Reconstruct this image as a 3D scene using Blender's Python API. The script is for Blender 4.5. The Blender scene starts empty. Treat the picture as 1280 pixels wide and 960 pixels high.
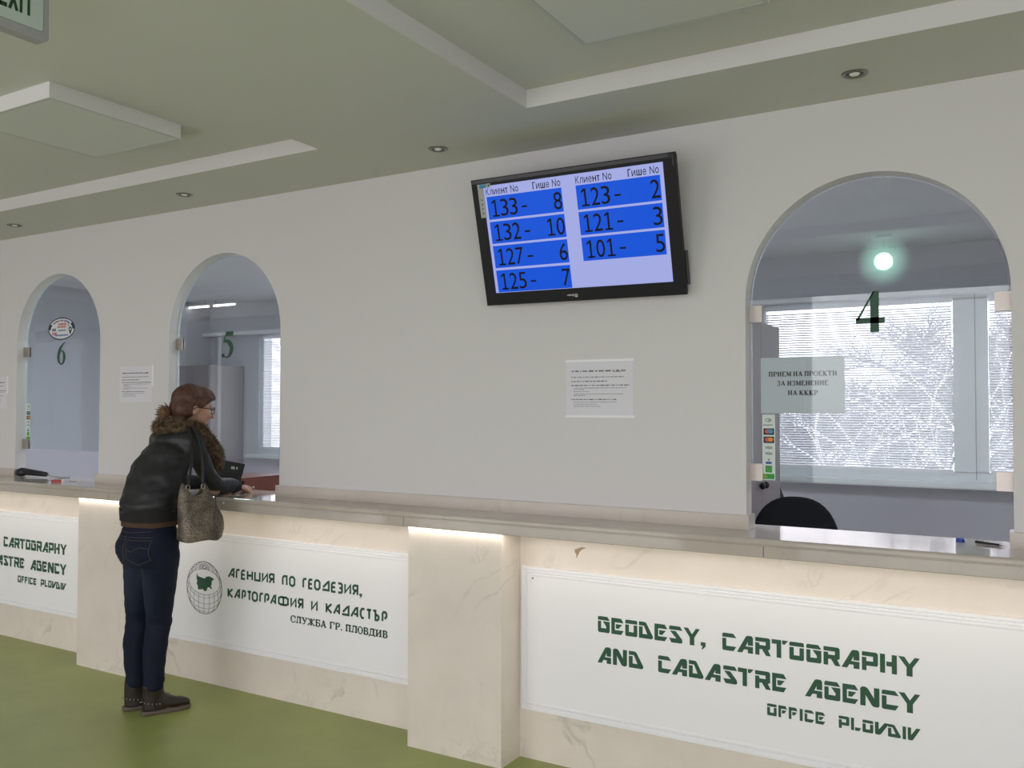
import bpy, bmesh, math, random
from mathutils import Vector, Matrix, noise
random.seed(7)
S = bpy.context.scene
C = S.collection
PI = math.pi

# ------------------------------------------------------------------ camera
cam_d = bpy.data.cameras.new('camera')
cam = bpy.data.objects.new('camera', cam_d)
C.objects.link(cam)
YAW, PIT, ROL, FPX = -0.532565, 0.0262255, 0.0015502, 1100.07
_f = Vector((math.sin(YAW)*math.cos(PIT), math.cos(YAW)*math.cos(PIT), math.sin(PIT)))
_r = Vector((math.cos(YAW), -math.sin(YAW), 0))
_u = _r.cross(_f)
_r2 = math.cos(ROL)*_r + math.sin(ROL)*_u
_u2 = -math.sin(ROL)*_r + math.cos(ROL)*_u
_m = Matrix((_r2, _u2, -_f)).transposed().to_4x4()
_m.translation = Vector((0, 0, 1.58))
cam.matrix_world = _m
cam_d.sensor_width = 36
cam_d.lens = FPX*36/1280
cam_d.clip_start = 0.02
S.camera = cam

# ------------------------------------------------------------------ world, exposure, daylight
W = bpy.data.worlds.new('overcast_sky')
S.world = W
W.use_nodes = True
_bg = W.node_tree.nodes['Background']
_nt = W.node_tree          # overcast sky: brighter overhead than near the horizon, dull ground below
_tc = _nt.nodes.new('ShaderNodeTexCoord'); _sp = _nt.nodes.new('ShaderNodeSeparateXYZ'); _rp = _nt.nodes.new('ShaderNodeValToRGB')
SKY_TINT = (1.0, 0.905, 0.985)
for _k, (_z, _v) in enumerate(((0.0, .60), (.47, .70), (.52, .95), (.65, 1.0), (.85, 1.25))):
    _e = _rp.color_ramp.elements[_k] if _k < 2 else _rp.color_ramp.elements.new(_z)
    _e.position = _z; _e.color = (*[c*_v for c in SKY_TINT], 1)
_mp = _nt.nodes.new('ShaderNodeMapRange'); _mp.inputs['From Min'].default_value = -1
_nt.links.new(_tc.outputs['Generated'], _sp.inputs[0]); _nt.links.new(_sp.outputs['Z'], _mp.inputs['Value'])
_nt.links.new(_mp.outputs[0], _rp.inputs[0]); _nt.links.new(_rp.outputs[0], _bg.inputs[0])
_bg.inputs[1].default_value = 3.85
S.cycles.transparent_max_bounces = 40
S.view_settings.view_transform = 'Standard'
S.view_settings.look = 'None'
S.view_settings.gamma = 1
S.view_settings.use_curve_mapping = False
S.view_settings.exposure = 0.0
HALL_WINDOWS = [(-15.0, -12.4), (-9.54, -6.1), (-5.75, -2.7), (-1.76, 1.4), (1.6, 3.85)]
HW_Z = (0.22, 2.65)
BACK_Y = -1.0
DAY = 1.0   # daylight coming straight in through the hall windows
def area_light(name, loc, rot, sx, sy, power, color=(1, 1, 1), portal=False):
    l = bpy.data.lights.new(name, 'AREA'); l.shape = 'RECTANGLE'; l.size = sx; l.size_y = sy
    l.energy = power; l.color = color
    if portal: l.cycles.is_portal = True
    o = bpy.data.objects.new(name, l); C.objects.link(o); o.location = loc; o.rotation_euler = rot
    return o
for i, (a, b) in enumerate(HALL_WINDOWS):
    area_light('daylight_portal', ((a+b)/2, BACK_Y-0.16, sum(HW_Z)/2), (PI/2, 0, 0), b-a, HW_Z[1]-HW_Z[0], 1, portal=True)
OFF_WINDOWS = [(-1.86, 1.25), (-7.40, -5.3)]
OW_Z = (1.05, 2.385)
OFF_Y = 7.0
for i, (a, b) in enumerate(OFF_WINDOWS):
    area_light('daylight_portal', ((a+b)/2, OFF_Y+0.22, sum(OW_Z)/2), (-PI/2, 0, 0), b-a, OW_Z[1]-OW_Z[0], 1, portal=True)
# light strip under the counter edge: a real lamp of the room
area_light('counter_strip_light', (-3.4, 3.317, 1.0275), (math.radians(-8), 0, 0), 7.2, 0.012, 5.2, (1.0, 0.92, 0.80))

# ------------------------------------------------------------------ helpers
WL = {}
def tag(o, label=None, cat=None, group=None, kind=None):
    if label: o['label'] = label
    if cat: o['category'] = cat
    if group: o['group'] = group
    if kind: o['kind'] = kind
    return o
def thing(name, label, cat, loc, group=None):
    o = bpy.data.objects.new(name, None); C.objects.link(o)
    o.location = loc; o.empty_display_size = .05
    WL[o.name] = Vector(loc)
    return tag(o, label, cat, group)
def obj(name, bm, mats, parent=None, smooth=False, bevel=0, origin=None, angle=None):
    if bevel:
        bmesh.ops.bevel(bm, geom=[e for e in bm.edges if len(e.link_faces) == 2 and e.calc_face_angle(0) > .5],
                        offset=bevel, segments=2, affect='EDGES', profile=.6)
    bmesh.ops.recalc_face_normals(bm, faces=bm.faces)
    me = bpy.data.meshes.new(name)
    vs = [v.co for v in bm.verts]
    if origin is None:
        lo = [min(v[i] for v in vs) for i in range(3)]; hi = [max(v[i] for v in vs) for i in range(3)]
        origin = Vector(((lo[0]+hi[0])/2, (lo[1]+hi[1])/2, lo[2]))
    origin = Vector(origin)
    bmesh.ops.translate(bm, verts=bm.verts, vec=-origin)
    bm.to_mesh(me); bm.free()
    if not isinstance(mats, (list, tuple)): mats = [mats]
    for m in mats: me.materials.append(m)
    if smooth:
        me.polygons.foreach_set('use_smooth', [True]*len(me.polygons))
        if angle: me.set_sharp_from_angle(angle=math.radians(angle))
    o = bpy.data.objects.new(name, me); C.objects.link(o)
    WL[o.name] = origin
    if parent:
        o.parent = parent; o.location = origin - WL[parent.name]
    else:
        o.location = origin
    return o
def box(bm, x0, x1, y0, y1, z0, z1, mi=0):
    v = [bm.verts.new(p) for p in ((x0,y0,z0),(x1,y0,z0),(x1,y1,z0),(x0,y1,z0),(x0,y0,z1),(x1,y0,z1),(x1,y1,z1),(x0,y1,z1))]
    for q in ((0,3,2,1),(4,5,6,7),(0,1,5,4),(1,2,6,5),(2,3,7,6),(3,0,4,7)):
        f = bm.faces.new([v[i] for i in q]); f.material_index = mi
    return v
def bx(*a):
    bm = bmesh.new(); box(bm, *a); return bm
def obox(bm, c, ax, ay, az, hx, hy, hz, mi=0):
    c = Vector(c); v = []
    for sz in (-1, 1):
        for sx, sy in ((-1,-1),(1,-1),(1,1),(-1,1)):
            v.append(bm.verts.new(c+ax*hx*sx+ay*hy*sy+az*hz*sz))
    for q in ((0,3,2,1),(4,5,6,7),(0,1,5,4),(1,2,6,5),(2,3,7,6),(3,0,4,7)):
        f = bm.faces.new([v[i] for i in q]); f.material_index = mi
    return v
def frame_of(d):
    d = d.normalized(); a = Vector((0,0,1)) if abs(d.z) < .9 else Vector((1,0,0))
    x = d.cross(a).normalized(); return x, d.cross(x).normalized(), d
def cap(bm, p0, p1, r0, r1, n=14, k=4):
    p0, p1 = Vector(p0), Vector(p1); x, y, d = frame_of(p1-p0)
    rings = []
    for i in range(1, k+1):
        t = i/k*PI/2; rings.append((p0-d*r0*math.cos(t), r0*math.sin(t)))
    for i in range(k):
        t = i/k*PI/2; rings.append((p1+d*r1*math.sin(t), r1*math.cos(t)))
    R = [[bm.verts.new(c+(x*math.cos(2*PI*j/n)+y*math.sin(2*PI*j/n))*r) for j in range(n)] for c, r in rings]
    a = bm.verts.new(p0-d*r0); b = bm.verts.new(p1+d*r1)
    for j in range(n):
        bm.faces.new((a, R[0][(j+1)%n], R[0][j])); bm.faces.new((b, R[-1][j], R[-1][(j+1)%n]))
    for A, B in zip(R, R[1:]):
        for j in range(n): bm.faces.new((A[j], A[(j+1)%n], B[(j+1)%n], B[j]))
def cyl(bm, p0, p1, r0, r1=None, n=20, mi=0):
    r1 = r0 if r1 is None else r1
    p0, p1 = Vector(p0), Vector(p1); x, y, d = frame_of(p1-p0)
    A = [bm.verts.new(p0+(x*math.cos(2*PI*j/n)+y*math.sin(2*PI*j/n))*r0) for j in range(n)]
    B = [bm.verts.new(p1+(x*math.cos(2*PI*j/n)+y*math.sin(2*PI*j/n))*r1) for j in range(n)]
    fs = [bm.faces.new((A[j], A[(j+1)%n], B[(j+1)%n], B[j])) for j in range(n)]
    fs += [bm.faces.new(A[::-1]), bm.faces.new(B)]
    for f in fs: f.material_index = mi
def tube(bm, pts, r, n=8):
    pts = [Vector(p) for p in pts]; R = []
    rr = r if isinstance(r, (list, tuple)) else [r]*len(pts)
    up = None
    for i, p in enumerate(pts):
        d = (pts[min(i+1, len(pts)-1)]-pts[max(i-1, 0)]).normalized()
        if up is None: x, y, _ = frame_of(d)
        else:
            x = (up-d*up.dot(d)).normalized(); y = d.cross(x)
        up = x
        R.append([bm.verts.new(p+(x*math.cos(2*PI*j/n)+y*math.sin(2*PI*j/n))*rr[i]) for j in range(n)])
    for A, B in zip(R, R[1:]):
        for j in range(n): bm.faces.new((A[j], A[(j+1)%n], B[(j+1)%n], B[j]))
    bm.faces.new(R[0][::-1]); bm.faces.new(R[-1])
def ell(bm, c, rx, ry, rz, ax=None, n=20, m=12):
    c = Vector(c); ax = ax or (Vector((1,0,0)), Vector((0,1,0)), Vector((0,0,1)))
    X, Y, Z = ax; R = []
    for i in range(1, m):
        t = PI*i/m
        R.append([bm.verts.new(c+X*rx*math.sin(t)*math.cos(2*PI*j/n)+Y*ry*math.sin(t)*math.sin(2*PI*j/n)+Z*rz*math.cos(t)) for j in range(n)])
    a = bm.verts.new(c+Z*rz); b = bm.verts.new(c-Z*rz)
    for j in range(n):
        bm.faces.new((a, R[0][j], R[0][(j+1)%n])); bm.faces.new((b, R[-1][(j+1)%n], R[-1][j]))
    for A, B in zip(R, R[1:]):
        for j in range(n): bm.faces.new((A[j], B[j], B[(j+1)%n], A[(j+1)%n]))
def loft(bm, rings):
    R = [[bm.verts.new(p) for p in r] for r in rings]; n = len(R[0])
    for A, B in zip(R, R[1:]):
        for j in range(n): bm.faces.new((A[j], A[(j+1)%n], B[(j+1)%n], B[j]))
    bm.faces.new(R[0][::-1]); bm.faces.new(R[-1])
def oval(c, X, Y, a, b, n=28, p=2.0):
    c = Vector(c); out = []
    for j in range(n):
        t = 2*PI*j/n; ct, st = math.cos(t), math.sin(t)
        k = (abs(ct)**p+abs(st)**p)**(-1/p)
        out.append(c+X*a*ct*k+Y*b*st*k)
    return out
def remesh(bm, voxel, smooth=4):
    bmesh.ops.recalc_face_normals(bm, faces=bm.faces)
    me = bpy.data.meshes.new('tmp'); bm.to_mesh(me); bm.free()
    o = bpy.data.objects.new('tmp', me); C.objects.link(o)
    md = o.modifiers.new('r', 'REMESH'); md.mode = 'VOXEL'; md.voxel_size = voxel
    dg = bpy.context.evaluated_depsgraph_get()
    m2 = bpy.data.meshes.new_from_object(o.evaluated_get(dg))
    bpy.data.objects.remove(o); bpy.data.meshes.remove(me)
    b2 = bmesh.new(); b2.from_mesh(m2); bpy.data.meshes.remove(m2)
    for _ in range(smooth):
        bmesh.ops.smooth_vert(b2, verts=b2.verts, factor=.5, use_axis_x=True, use_axis_y=True, use_axis_z=True)
    return b2
def wrinkle(bm, fn):
    bm.normal_update()
    nm = [v.normal.copy() for v in bm.verts]
    for v, n in zip(bm.verts, nm): v.co += n*fn(v.co)

# ------------------------------------------------------------------ materials
def mat(name, col, rough=.5, metal=0, spec=.5, emit=None, es=1, var=None, bump=None, coat=0):
    m = bpy.data.materials.new(name); m.use_nodes = True
    nt = m.node_tree; p = nt.nodes['Principled BSDF']
    p.inputs['Base Color'].default_value = (*col, 1)
    p.inputs['Roughness'].default_value = rough
    p.inputs['Metallic'].default_value = metal
    p.inputs['Specular IOR Level'].default_value = spec
    p.inputs['Coat Weight'].default_value = coat
    if emit:
        p.inputs['Emission Color'].default_value = (*emit, 1); p.inputs['Emission Strength'].default_value = es
    tc = nt.nodes.new('ShaderNodeTexCoord')
    if var:      # (scale, other colour, low, high)
        n = nt.nodes.new('ShaderNodeTexNoise'); n.inputs['Scale'].default_value = var[0]; n.inputs['Detail'].default_value = 5
        r = nt.nodes.new('ShaderNodeValToRGB')
        r.color_ramp.elements[0].position = var[2]; r.color_ramp.elements[0].color = (*var[1], 1)
        r.color_ramp.elements[1].position = var[3]; r.color_ramp.elements[1].color = (*col, 1)
        nt.links.new(tc.outputs['Object'], n.inputs['Vector']); nt.links.new(n.outputs['Fac'], r.inputs['Fac'])
        nt.links.new(r.outputs['Color'], p.inputs['Base Color'])
    if bump:     # (scale, strength)
        n = nt.nodes.new('ShaderNodeTexNoise'); n.inputs['Scale'].default_value = bump[0]; n.inputs['Detail'].default_value = 3
        b = nt.nodes.new('ShaderNodeBump'); b.inputs['Strength'].default_value = bump[1]; b.inputs['Distance'].default_value = .004
        nt.links.new(tc.outputs['Object'], n.inputs['Vector']); nt.links.new(n.outputs['Fac'], b.inputs['Height'])
        nt.links.new(b.outputs['Normal'], p.inputs['Normal'])
    return m
def marble(name, base, dark, rough, vein=(.36,.31,.26)):
    m = mat(name, base, rough)
    nt = m.node_tree; p = nt.nodes['Principled BSDF']; L = nt.links.new
    tc = nt.nodes.new('ShaderNodeTexCoord')
    n1 = nt.nodes.new('ShaderNodeTexNoise'); n1.inputs['Scale'].default_value = 2.2; n1.inputs['Detail'].default_value = 7; n1.inputs['Roughness'].default_value = .62
    r1 = nt.nodes.new('ShaderNodeValToRGB'); r1.color_ramp.elements[0].position = .32; r1.color_ramp.elements[1].position = .66
    r1.color_ramp.elements[0].color = (*dark, 1); r1.color_ramp.elements[1].color = (*base, 1)
    n2 = nt.nodes.new('ShaderNodeTexNoise'); n2.inputs['Scale'].default_value = 1.7; n2.inputs['Detail'].default_value = 6; n2.inputs['Distortion'].default_value = 1.4
    r2 = nt.nodes.new('ShaderNodeValToRGB'); e = r2.color_ramp.elements
    e[0].position = .485; e[0].color = (0,0,0,1); e[1].position = .515; e[1].color = (0,0,0,1)
    k = e.new(.5); k.color = (1,1,1,1)
    n3 = nt.nodes.new('ShaderNodeTexNoise'); n3.inputs['Scale'].default_value = 3.1
    r3 = nt.nodes.new('ShaderNodeValToRGB'); r3.color_ramp.elements[0].position = .5; r3.color_ramp.elements[1].position = .72
    mu = nt.nodes.new('ShaderNodeMath'); mu.operation = 'MULTIPLY'
    mu2 = nt.nodes.new('ShaderNodeMath'); mu2.operation = 'MULTIPLY'; mu2.inputs[1].default_value = .45
    mx = nt.nodes.new('ShaderNodeMix'); mx.data_type = 'RGBA'; mx.inputs[7].default_value = (*vein, 1)
    for n in (n1, n2, n3): L(tc.outputs['Object'], n.inputs['Vector'])
    L(n1.outputs['Fac'], r1.inputs['Fac']); L(n2.outputs['Fac'], r2.inputs['Fac']); L(n3.outputs['Fac'], r3.inputs['Fac'])
    L(r2.outputs['Color'], mu.inputs[0]); L(r3.outputs['Color'], mu.inputs[1]); L(mu.outputs[0], mu2.inputs[0])
    L(mu2.outputs[0], mx.inputs[0]); L(r1.outputs['Color'], mx.inputs[6]); L(mx.outputs[2], p.inputs['Base Color'])
    return m
def glass(name, tint, refl=1.0, ior=1.5):
    m = bpy.data.materials.new(name); m.use_nodes = True; nt = m.node_tree; nt.nodes.clear(); L = nt.links.new
    o = nt.nodes.new('ShaderNodeOutputMaterial'); mx = nt.nodes.new('ShaderNodeMixShader')
    t = nt.nodes.new('ShaderNodeBsdfTransparent'); t.inputs[0].default_value = (*tint, 1)
    g = nt.nodes.new('ShaderNodeBsdfGlossy'); g.inputs['Roughness'].default_value = 0.0; g.inputs[0].default_value = (.95,1,.98,1)
    f = nt.nodes.new('ShaderNodeFresnel'); ge = nt.nodes.new('ShaderNodeNewGeometry'); mr = nt.nodes.new('ShaderNodeMapRange')
    mr.inputs['To Min'].default_value = ior; mr.inputs['To Max'].default_value = 1/ior      # same reflectance entering and leaving the pane
    L(ge.outputs['Backfacing'], mr.inputs['Value']); L(mr.outputs[0], f.inputs[0])
    L(f.outputs[0], mx.inputs[0]); L(t.outputs[0], mx.inputs[1]); L(g.outputs[0], mx.inputs[2]); L(mx.outputs[0], o.inputs[0])
    return m
M = {}
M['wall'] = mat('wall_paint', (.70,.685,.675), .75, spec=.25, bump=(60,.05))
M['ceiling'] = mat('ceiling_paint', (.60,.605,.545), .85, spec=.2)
M['floor'] = mat('green_linoleum', (.30,.345,.105), .38, spec=.4, var=(3.5,(.25,.29,.085),.3,.7), bump=(90,.08))
M['marble'] = marble('cream_marble', (.84,.765,.69), (.75,.675,.60), .35)
M['slab'] = marble('counter_marble', (.545,.49,.425), (.46,.41,.355), .06)
M['panel'] = mat('panel_white', (.91,.905,.93), .35, spec=.4)
M['green'] = mat('green_vinyl', (.022,.088,.045), .5)
M['black'] = mat('black_plastic', (.012,.012,.014), .35)
M['gloss_black'] = mat('gloss_black', (.008,.008,.009), .42, spec=.22)
M['ink'] = mat('ink', (.02,.02,.025), .6)
M['greyink'] = mat('grey_ink', (.16,.16,.18), .6)
M['paper'] = mat('paper_white', (.74,.73,.78), .6)
M['tape'] = mat('clear_tape', (.86,.86,.87), .3)
M['steel'] = mat('brushed_steel', (.50,.455,.41), .42, metal=1)
M['darkmetal'] = mat('dark_metal', (.05,.05,.05), .4, metal=.6)
M['nickel'] = mat('satin_nickel', (.30,.29,.26), .3, metal=1)
M['frame_white'] = mat('white_lacquer', (.80,.79,.78), .4)
M['diffuser'] = mat('matte_diffuser', (.60,.615,.555), .55)
M['upvc'] = mat('window_plastic', (.72,.76,.78), .4)
M['office_wall'] = mat('office_paint', (.60,.60,.65), .8)
M['office_floor'] = mat('office_floor', (.50,.48,.46), .5, var=(6,(.44,.42,.40),.3,.7))
M['cabinet'] = mat('grey_laminate', (.30,.265,.28), .45, bump=(30,.03))
M['fabric'] = mat('black_fabric', (.014,.015,.019), .9, spec=.2, bump=(400,.3))
M['wood'] = mat('red_brown_wood', (.16,.045,.028), .4, var=(9,(.11,.03,.02),.3,.7))
M['blind'] = mat('blind_slat', (.84,.84,.86), .45)
_p = M['blind'].node_tree; _t = _p.nodes.new('ShaderNodeBsdfTranslucent'); _t.inputs[0].default_value = (.8,.8,.85,1); _x = _p.nodes.new('ShaderNodeMixShader'); _x.inputs[0].default_value = .3
_p.links.new(_p.nodes['Principled BSDF'].outputs[0], _x.inputs[1]); _p.links.new(_t.outputs[0], _x.inputs[2]); _p.links.new(_x.outputs[0], _p.nodes['Material Output'].inputs[0])
M['pane'] = glass('clear_pane', (.93,.96,.95))
M['screen_glass'] = glass('tinted_pane', (.925,.95,.95), ior=1.5)
M['glass_edge'] = mat('glass_edge', (.62,.74,.74), .15, spec=.6)
M['blue_plastic'] = mat('blue_plastic', (.01,.05,.35), .35)
M['red_plastic'] = mat('red_plastic', (.45,.035,.03), .35)
M['lens'] = glass('lens', (.9,.9,.92))
M['red_print'] = mat('red_print', (.55,.10,.09), .6)
M['blue_print'] = mat('blue_print', (.03,.09,.35), .6)
M['cyan_print'] = mat('cyan_print', (.06,.28,.50), .6)
M['orange_print'] = mat('orange_print', (.75,.28,.04), .6)
M['green_print'] = mat('green_print', (.03,.30,.05), .6)
M['olive_print'] = mat('olive_print', (.22,.33,.05), .6)
M['sticker'] = mat('sticker_white', (.62,.70,.66), .5)

# ------------------------------------------------------------------ setting: floors, ceilings, walls
X0, X1 = -15.5, 4.0
WY0, WY1 = 3.53, 3.606          # partition with the arches
ZC, ZR = 2.762, 2.834           # low ceiling, coffer ceiling
def struct(name, bm, m, parent=None, **k):
    o = obj(name, bm, m, parent, **k)
    if not parent: o['kind'] = 'structure'
    return o
struct('floor', bx(X0, X1, BACK_Y-.1, 3.62, -.1, 0), M['floor'])
struct('floor_office', bx(X0, X1, 3.62, OFF_Y+.3, -.1, 0), M['office_floor'])
bm = bmesh.new()
box(bm, X0, X1, BACK_Y-.1, WY1, ZR, ZR+.15)
zt = ZR+.05
box(bm, X0, X1, 3.0, WY1, ZC, zt)
box(bm, X0, X1, BACK_Y-.1, 0.9, ZC, zt)
for a, b in ((X0, -9.2), (-2.80, -1.703), (3.0, X1)): box(bm, a, b, .9, 3.0, ZC, zt)
bmesh.ops.recalc_face_normals(bm, faces=bm.faces)
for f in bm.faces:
    if abs(f.normal.z) < .5: f.material_index = 1      # recess risers take the paler wall paint, to imitate window light on them
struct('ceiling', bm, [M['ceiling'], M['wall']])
M['office_ceiling'] = mat('ceiling_tile', (.84,.84,.87), .8)
bm = bmesh.new(); box(bm, X0, X1, WY1, OFF_Y+.3, 2.78, 2.9)
box(bm, X0, X1, WY1, OFF_Y+.02, 2.76, 2.79)
struct('ceiling_office', bm, M['office_ceiling'])
# partition with arched openings
ARCHES = [(-6.09,-5.16), (-4.49,-3.565), (-.988,-.055)]
AR_TOP = 2.471
def arch_pts(a, b, n=40, r=None, top=AR_TOP):
    cx = (a+b)/2; R = (b-a)/2; zs = top-R
    return [(cx-R*math.cos(PI*i/n), zs+R*math.sin(PI*i/n)) for i in range(n+1)]
bm = bmesh.new()
ZW = 1.092
def wq(pts):
    A = [bm.verts.new((x, WY0, z)) for x, z in pts]; B = [bm.verts.new((x, WY1, z)) for x, z in pts]
    bm.faces.new(A); bm.faces.new(B[::-1])
    return
xs = [X0]
for a, b in ARCHES: xs += [a, b]
xs.append(X1)
for i in range(0, len(xs), 2): wq([(xs[i],ZW),(xs[i+1],ZW),(xs[i+1],ZC+.02),(xs[i],ZC+.02)])
for a, b in ARCHES:
    P = arch_pts(a, b)
    for p, q in zip(P, P[1:]): wq([p, q, (q[0],ZC+.02), (p[0],ZC+.02)])
    P = [(a,ZW)]+P+[(b,ZW)]
    A = [bm.verts.new((x,WY0,z)) for x, z in P]; B = [bm.verts.new((x,WY1,z)) for x, z in P]
    for j in range(len(P)-1): bm.faces.new((A[j],A[j+1],B[j+1],B[j]))
bmesh.ops.remove_doubles(bm, verts=bm.verts, dist=1e-5)
struct('wall_front', bm, M['wall'])
def wall_with_windows(name, y0, y1, wins, z0, z1, m, ztop):
    bm = bmesh.new(); xs = [X0]
    for a, b in sorted(wins): xs += [a, b]
    xs.append(X1)
    for i in range(0, len(xs), 2): box(bm, xs[i], xs[i+1], y0, y1, 0, ztop)
    for a, b in wins:
        box(bm, a, b, y0, y1, 0, z0); box(bm, a, b, y0, y1, z1, ztop)
    return struct(name, bm, m)
wall_with_windows('wall_back', BACK_Y-.15, BACK_Y, HALL_WINDOWS, HW_Z[0], HW_Z[1], M['wall'], ZC+.02)
wall_with_windows('wall_office', OFF_Y, OFF_Y+.2, OFF_WINDOWS, OW_Z[0], OW_Z[1], M['office_wall'], 2.79)
struct('wall_left', bx(X0-.1, X0, BACK_Y-.15, OFF_Y+.2, 0, 2.9), M['wall'])
struct('wall_right', bx(X1, X1+.1, BACK_Y-.15, OFF_Y+.2, 0, 2.9), M['wall'])
# partitions of the back office: one closes the room behind counter 6
struct('wall_office_partition', bx(-8.3, -8.2, WY1, OFF_Y, 0, 2.76), M['office_wall'])
# marble upstand at the foot of the partition
bm = bmesh.new()
t = .013
for i in range(0, len(xs), 2):
    a, b = xs[i], xs[i+1]
    L = a if i == 0 else a-t; R = b if i == len(xs)-2 else b+t
    box(bm, L, R, 3.514, WY0, 1.092, 1.148)
    if i: box(bm, a-t, a, WY0, WY1+.004, 1.092, 1.148)
    if i < len(xs)-2: box(bm, b, b+t, WY0, WY1+.004, 1.092, 1.148)
struct('trim_counter_upstand', bm, marble('upstand_marble', (.66,.60,.53), (.58,.52,.455), .3), bevel=.002)
# hall windows behind the visitor side
for i, (a, b) in enumerate(HALL_WINDOWS):
    bm = bmesh.new(); z0, z1 = HW_Z; y = BACK_Y-.09
    n = max(1, round((b-a)/2.2))
    for x in [a+(b-a)*k/n for k in range(n+1)]:
        w = .035 if 0 < (x-a)/(b-a) < 1 else .05
        box(bm, max(a, x-w), min(b, x+w), y-.03, y+.03, z0, z1)
    box(bm, a, b, y-.03, y+.03, z0, z0+.06); box(bm, a, b, y-.03, y+.03, z1-.06, z1)
    w = struct('window_%d' % (i+3), bm, M['upvc'])
    obj('pane', bx(a+.04, b-.04, y-.004, y+.004, z0+.05, z1-.05), M['pane'], w)

# ------------------------------------------------------------------ office windows
def office_window(name, a, b, bars):
    z0, z1 = OW_Z; y = OFF_Y+.05
    bm = bmesh.new()
    box(bm, a, b, y-.03, y+.04, z0, z0+.075); box(bm, a, b, y-.03, y+.04, z1-.03, z1)
    for x0, x1 in bars: box(bm, x0, x1, y-.03, y+.04, z0+.07, z1-.02)
    w = struct(name, bm, M['upvc'], bevel=.004)
    ed = [z for q in bars for z in q]
    bm = bmesh.new()
    for k in range(1, len(ed)-1, 2): box(bm, ed[k]-.01, ed[k+1]+.01, y+.005, y+.012, z0+.07, z1-.02)
    obj('pane', bm, M['pane'], w)
    bm = bmesh.new()
    for x0, x1 in bars[1:-1]:
        box(bm, x0+(x1-x0)*.62, x0+(x1-x0)*.62+.006, y-.034, y-.03, z0+.02, z1)
    if len(bars) > 2: obj('sash_joint', bm, mat('joint_grey', (.30,.33,.35), .6), w)
    return w
office_window('window_1', -1.86, 1.25, [(-1.86,-1.80),(-.474,-.254),(1.19,1.25)])
office_window('window_2', -7.40, -5.3, [(-7.40,-7.34),(-6.45,-6.25),(-5.36,-5.3)])
for i, (a, b) in enumerate(OFF_WINDOWS):
    struct('trim_window_sill_%d' % (i+1), bx(a-.06, b+.06, OFF_Y-.14, OFF_Y+.02, 1.022, 1.056), M['upvc'], bevel=.006)
struct('trim_curtain_rail', bx(X0+.01, X1-.01, OFF_Y-.10, OFF_Y, 2.385, 2.42), mat('rail_white', (.84,.84,.86), .4), bevel=.004)

def blind(label, x0, x1, z0, z1, y, seed):
    rn = random.Random(seed)
    r = thing('venetian_blind', label, 'blind', ((x0+x1)/2, y, z0), 'slatted blinds on the office windows')
    obj('headrail', bx(x0, x1, y-.016, y+.016, z1-.03, z1), M['blind'], r, bevel=.003)
    bm = bmesh.new(); n = int((z1-z0-.05)/.0185)
    for i in range(n):
        z = z0+.02+i*.0185; t = math.radians(31+rn.uniform(-3, 3)); d = .0120
        a, b = Vector((0, math.cos(t)*d, math.sin(t)*d)), Vector((0, -math.sin(t)*.0008, math.cos(t)*.0008))
        sg = rn.uniform(-.0012, .0012)
        vs = []
        for x, dz in ((x0+.006, sg), (x1-.006, -sg)):
            vs.append([bm.verts.new(Vector((x, y, z+dz))+q) for q in (-a-b, a-b, a*.1+b*3.2, -a+b)])
        A, B = vs
        for j in range(4): bm.faces.new((A[j], A[(j+1)%4], B[(j+1)%4], B[j]))
        bm.faces.new(A[::-1]); bm.faces.new(B)
    obj('slats', bm, M['blind'], r)
    obj('bottom_rail', bx(x0+.004, x1-.004, y-.012, y+.012, z0, z0+.016), M['blind'], r, bevel=.003)
    bm = bmesh.new(); k = max(2, int((x1-x0)/.45)+1)
    for i in range(k):
        x = x0+.12+(x1-x0-.24)*i/(k-1); box(bm, x-.0012, x+.0012, y-.0135, y-.0120, z0+.01, z1-.02)
    obj('ladder_cord', bm, M['blind'], r)
    return r
blind('white slatted blind on the wide office window pane behind numeral 4', -1.797, -.476, 1.118, 2.365, OFF_Y-.005, 1)
blind('white slatted blind on the narrow right window strip behind counter 4', -.250, 1.17, 1.118, 2.355, OFF_Y-.005, 2)
blind('white slatted blind seen small through the glass marked 5', -7.335, -6.46, 1.118, 2.36, OFF_Y-.005, 3)
blind('white slatted blind on the hidden pane of the window behind glass 5', -6.24, -5.37, 1.118, 2.36, OFF_Y-.005, 4)

# ------------------------------------------------------------------ counter: piers, fronts, slab
PIERS = [(-5.05,-4.54), (-2.522,-2.012), (0.0,.51), (-7.57,-7.06)]
PL = ['cream marble pier of the counter behind the woman', 'cream marble pier between the two white sign boards',
      'cream marble pier at the far right end of the counter', 'cream marble pier at the far left end of the counter']
for (a, b), l in list(zip(PIERS, PL))[:2]:
    tag(obj('counter_pier', bx(a, b, 3.325, 3.489, 0, 1.0335), M['marble'], bevel=.003), l, 'pier', 'marble piers of the counter')
BAYS = [(-7.06,-5.05), (-4.54,-2.522), (-2.012,0.3)]
BL = ['cream marble counter front under the counter at the left edge', 'cream marble counter front below glass 5 beside the woman',
      'cream marble counter front below glass 4 at right']
fr = []
for (a, b), l in zip(BAYS, BL):
    fr.append(tag(obj('counter_bay', bx(a, b, 3.49, 3.6, 0, 1.0335), M['marble']), l, 'counter', 'marble fronts of the counter'))
sx0, sx1 = -8.2, 2.6
def slab_profile():
    return [(3.309,1.022),(3.309,1.034),(3.70,1.034),(3.70,1.092),(3.304,1.092),(3.298,1.0895),(3.295,1.084),(3.295,1.0735),(3.297,1.0695),(3.303,1.0685),(3.303,1.0655),(3.299,1.0645),(3.299,1.0245),(3.302,1.022)]
bm = bmesh.new()
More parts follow.
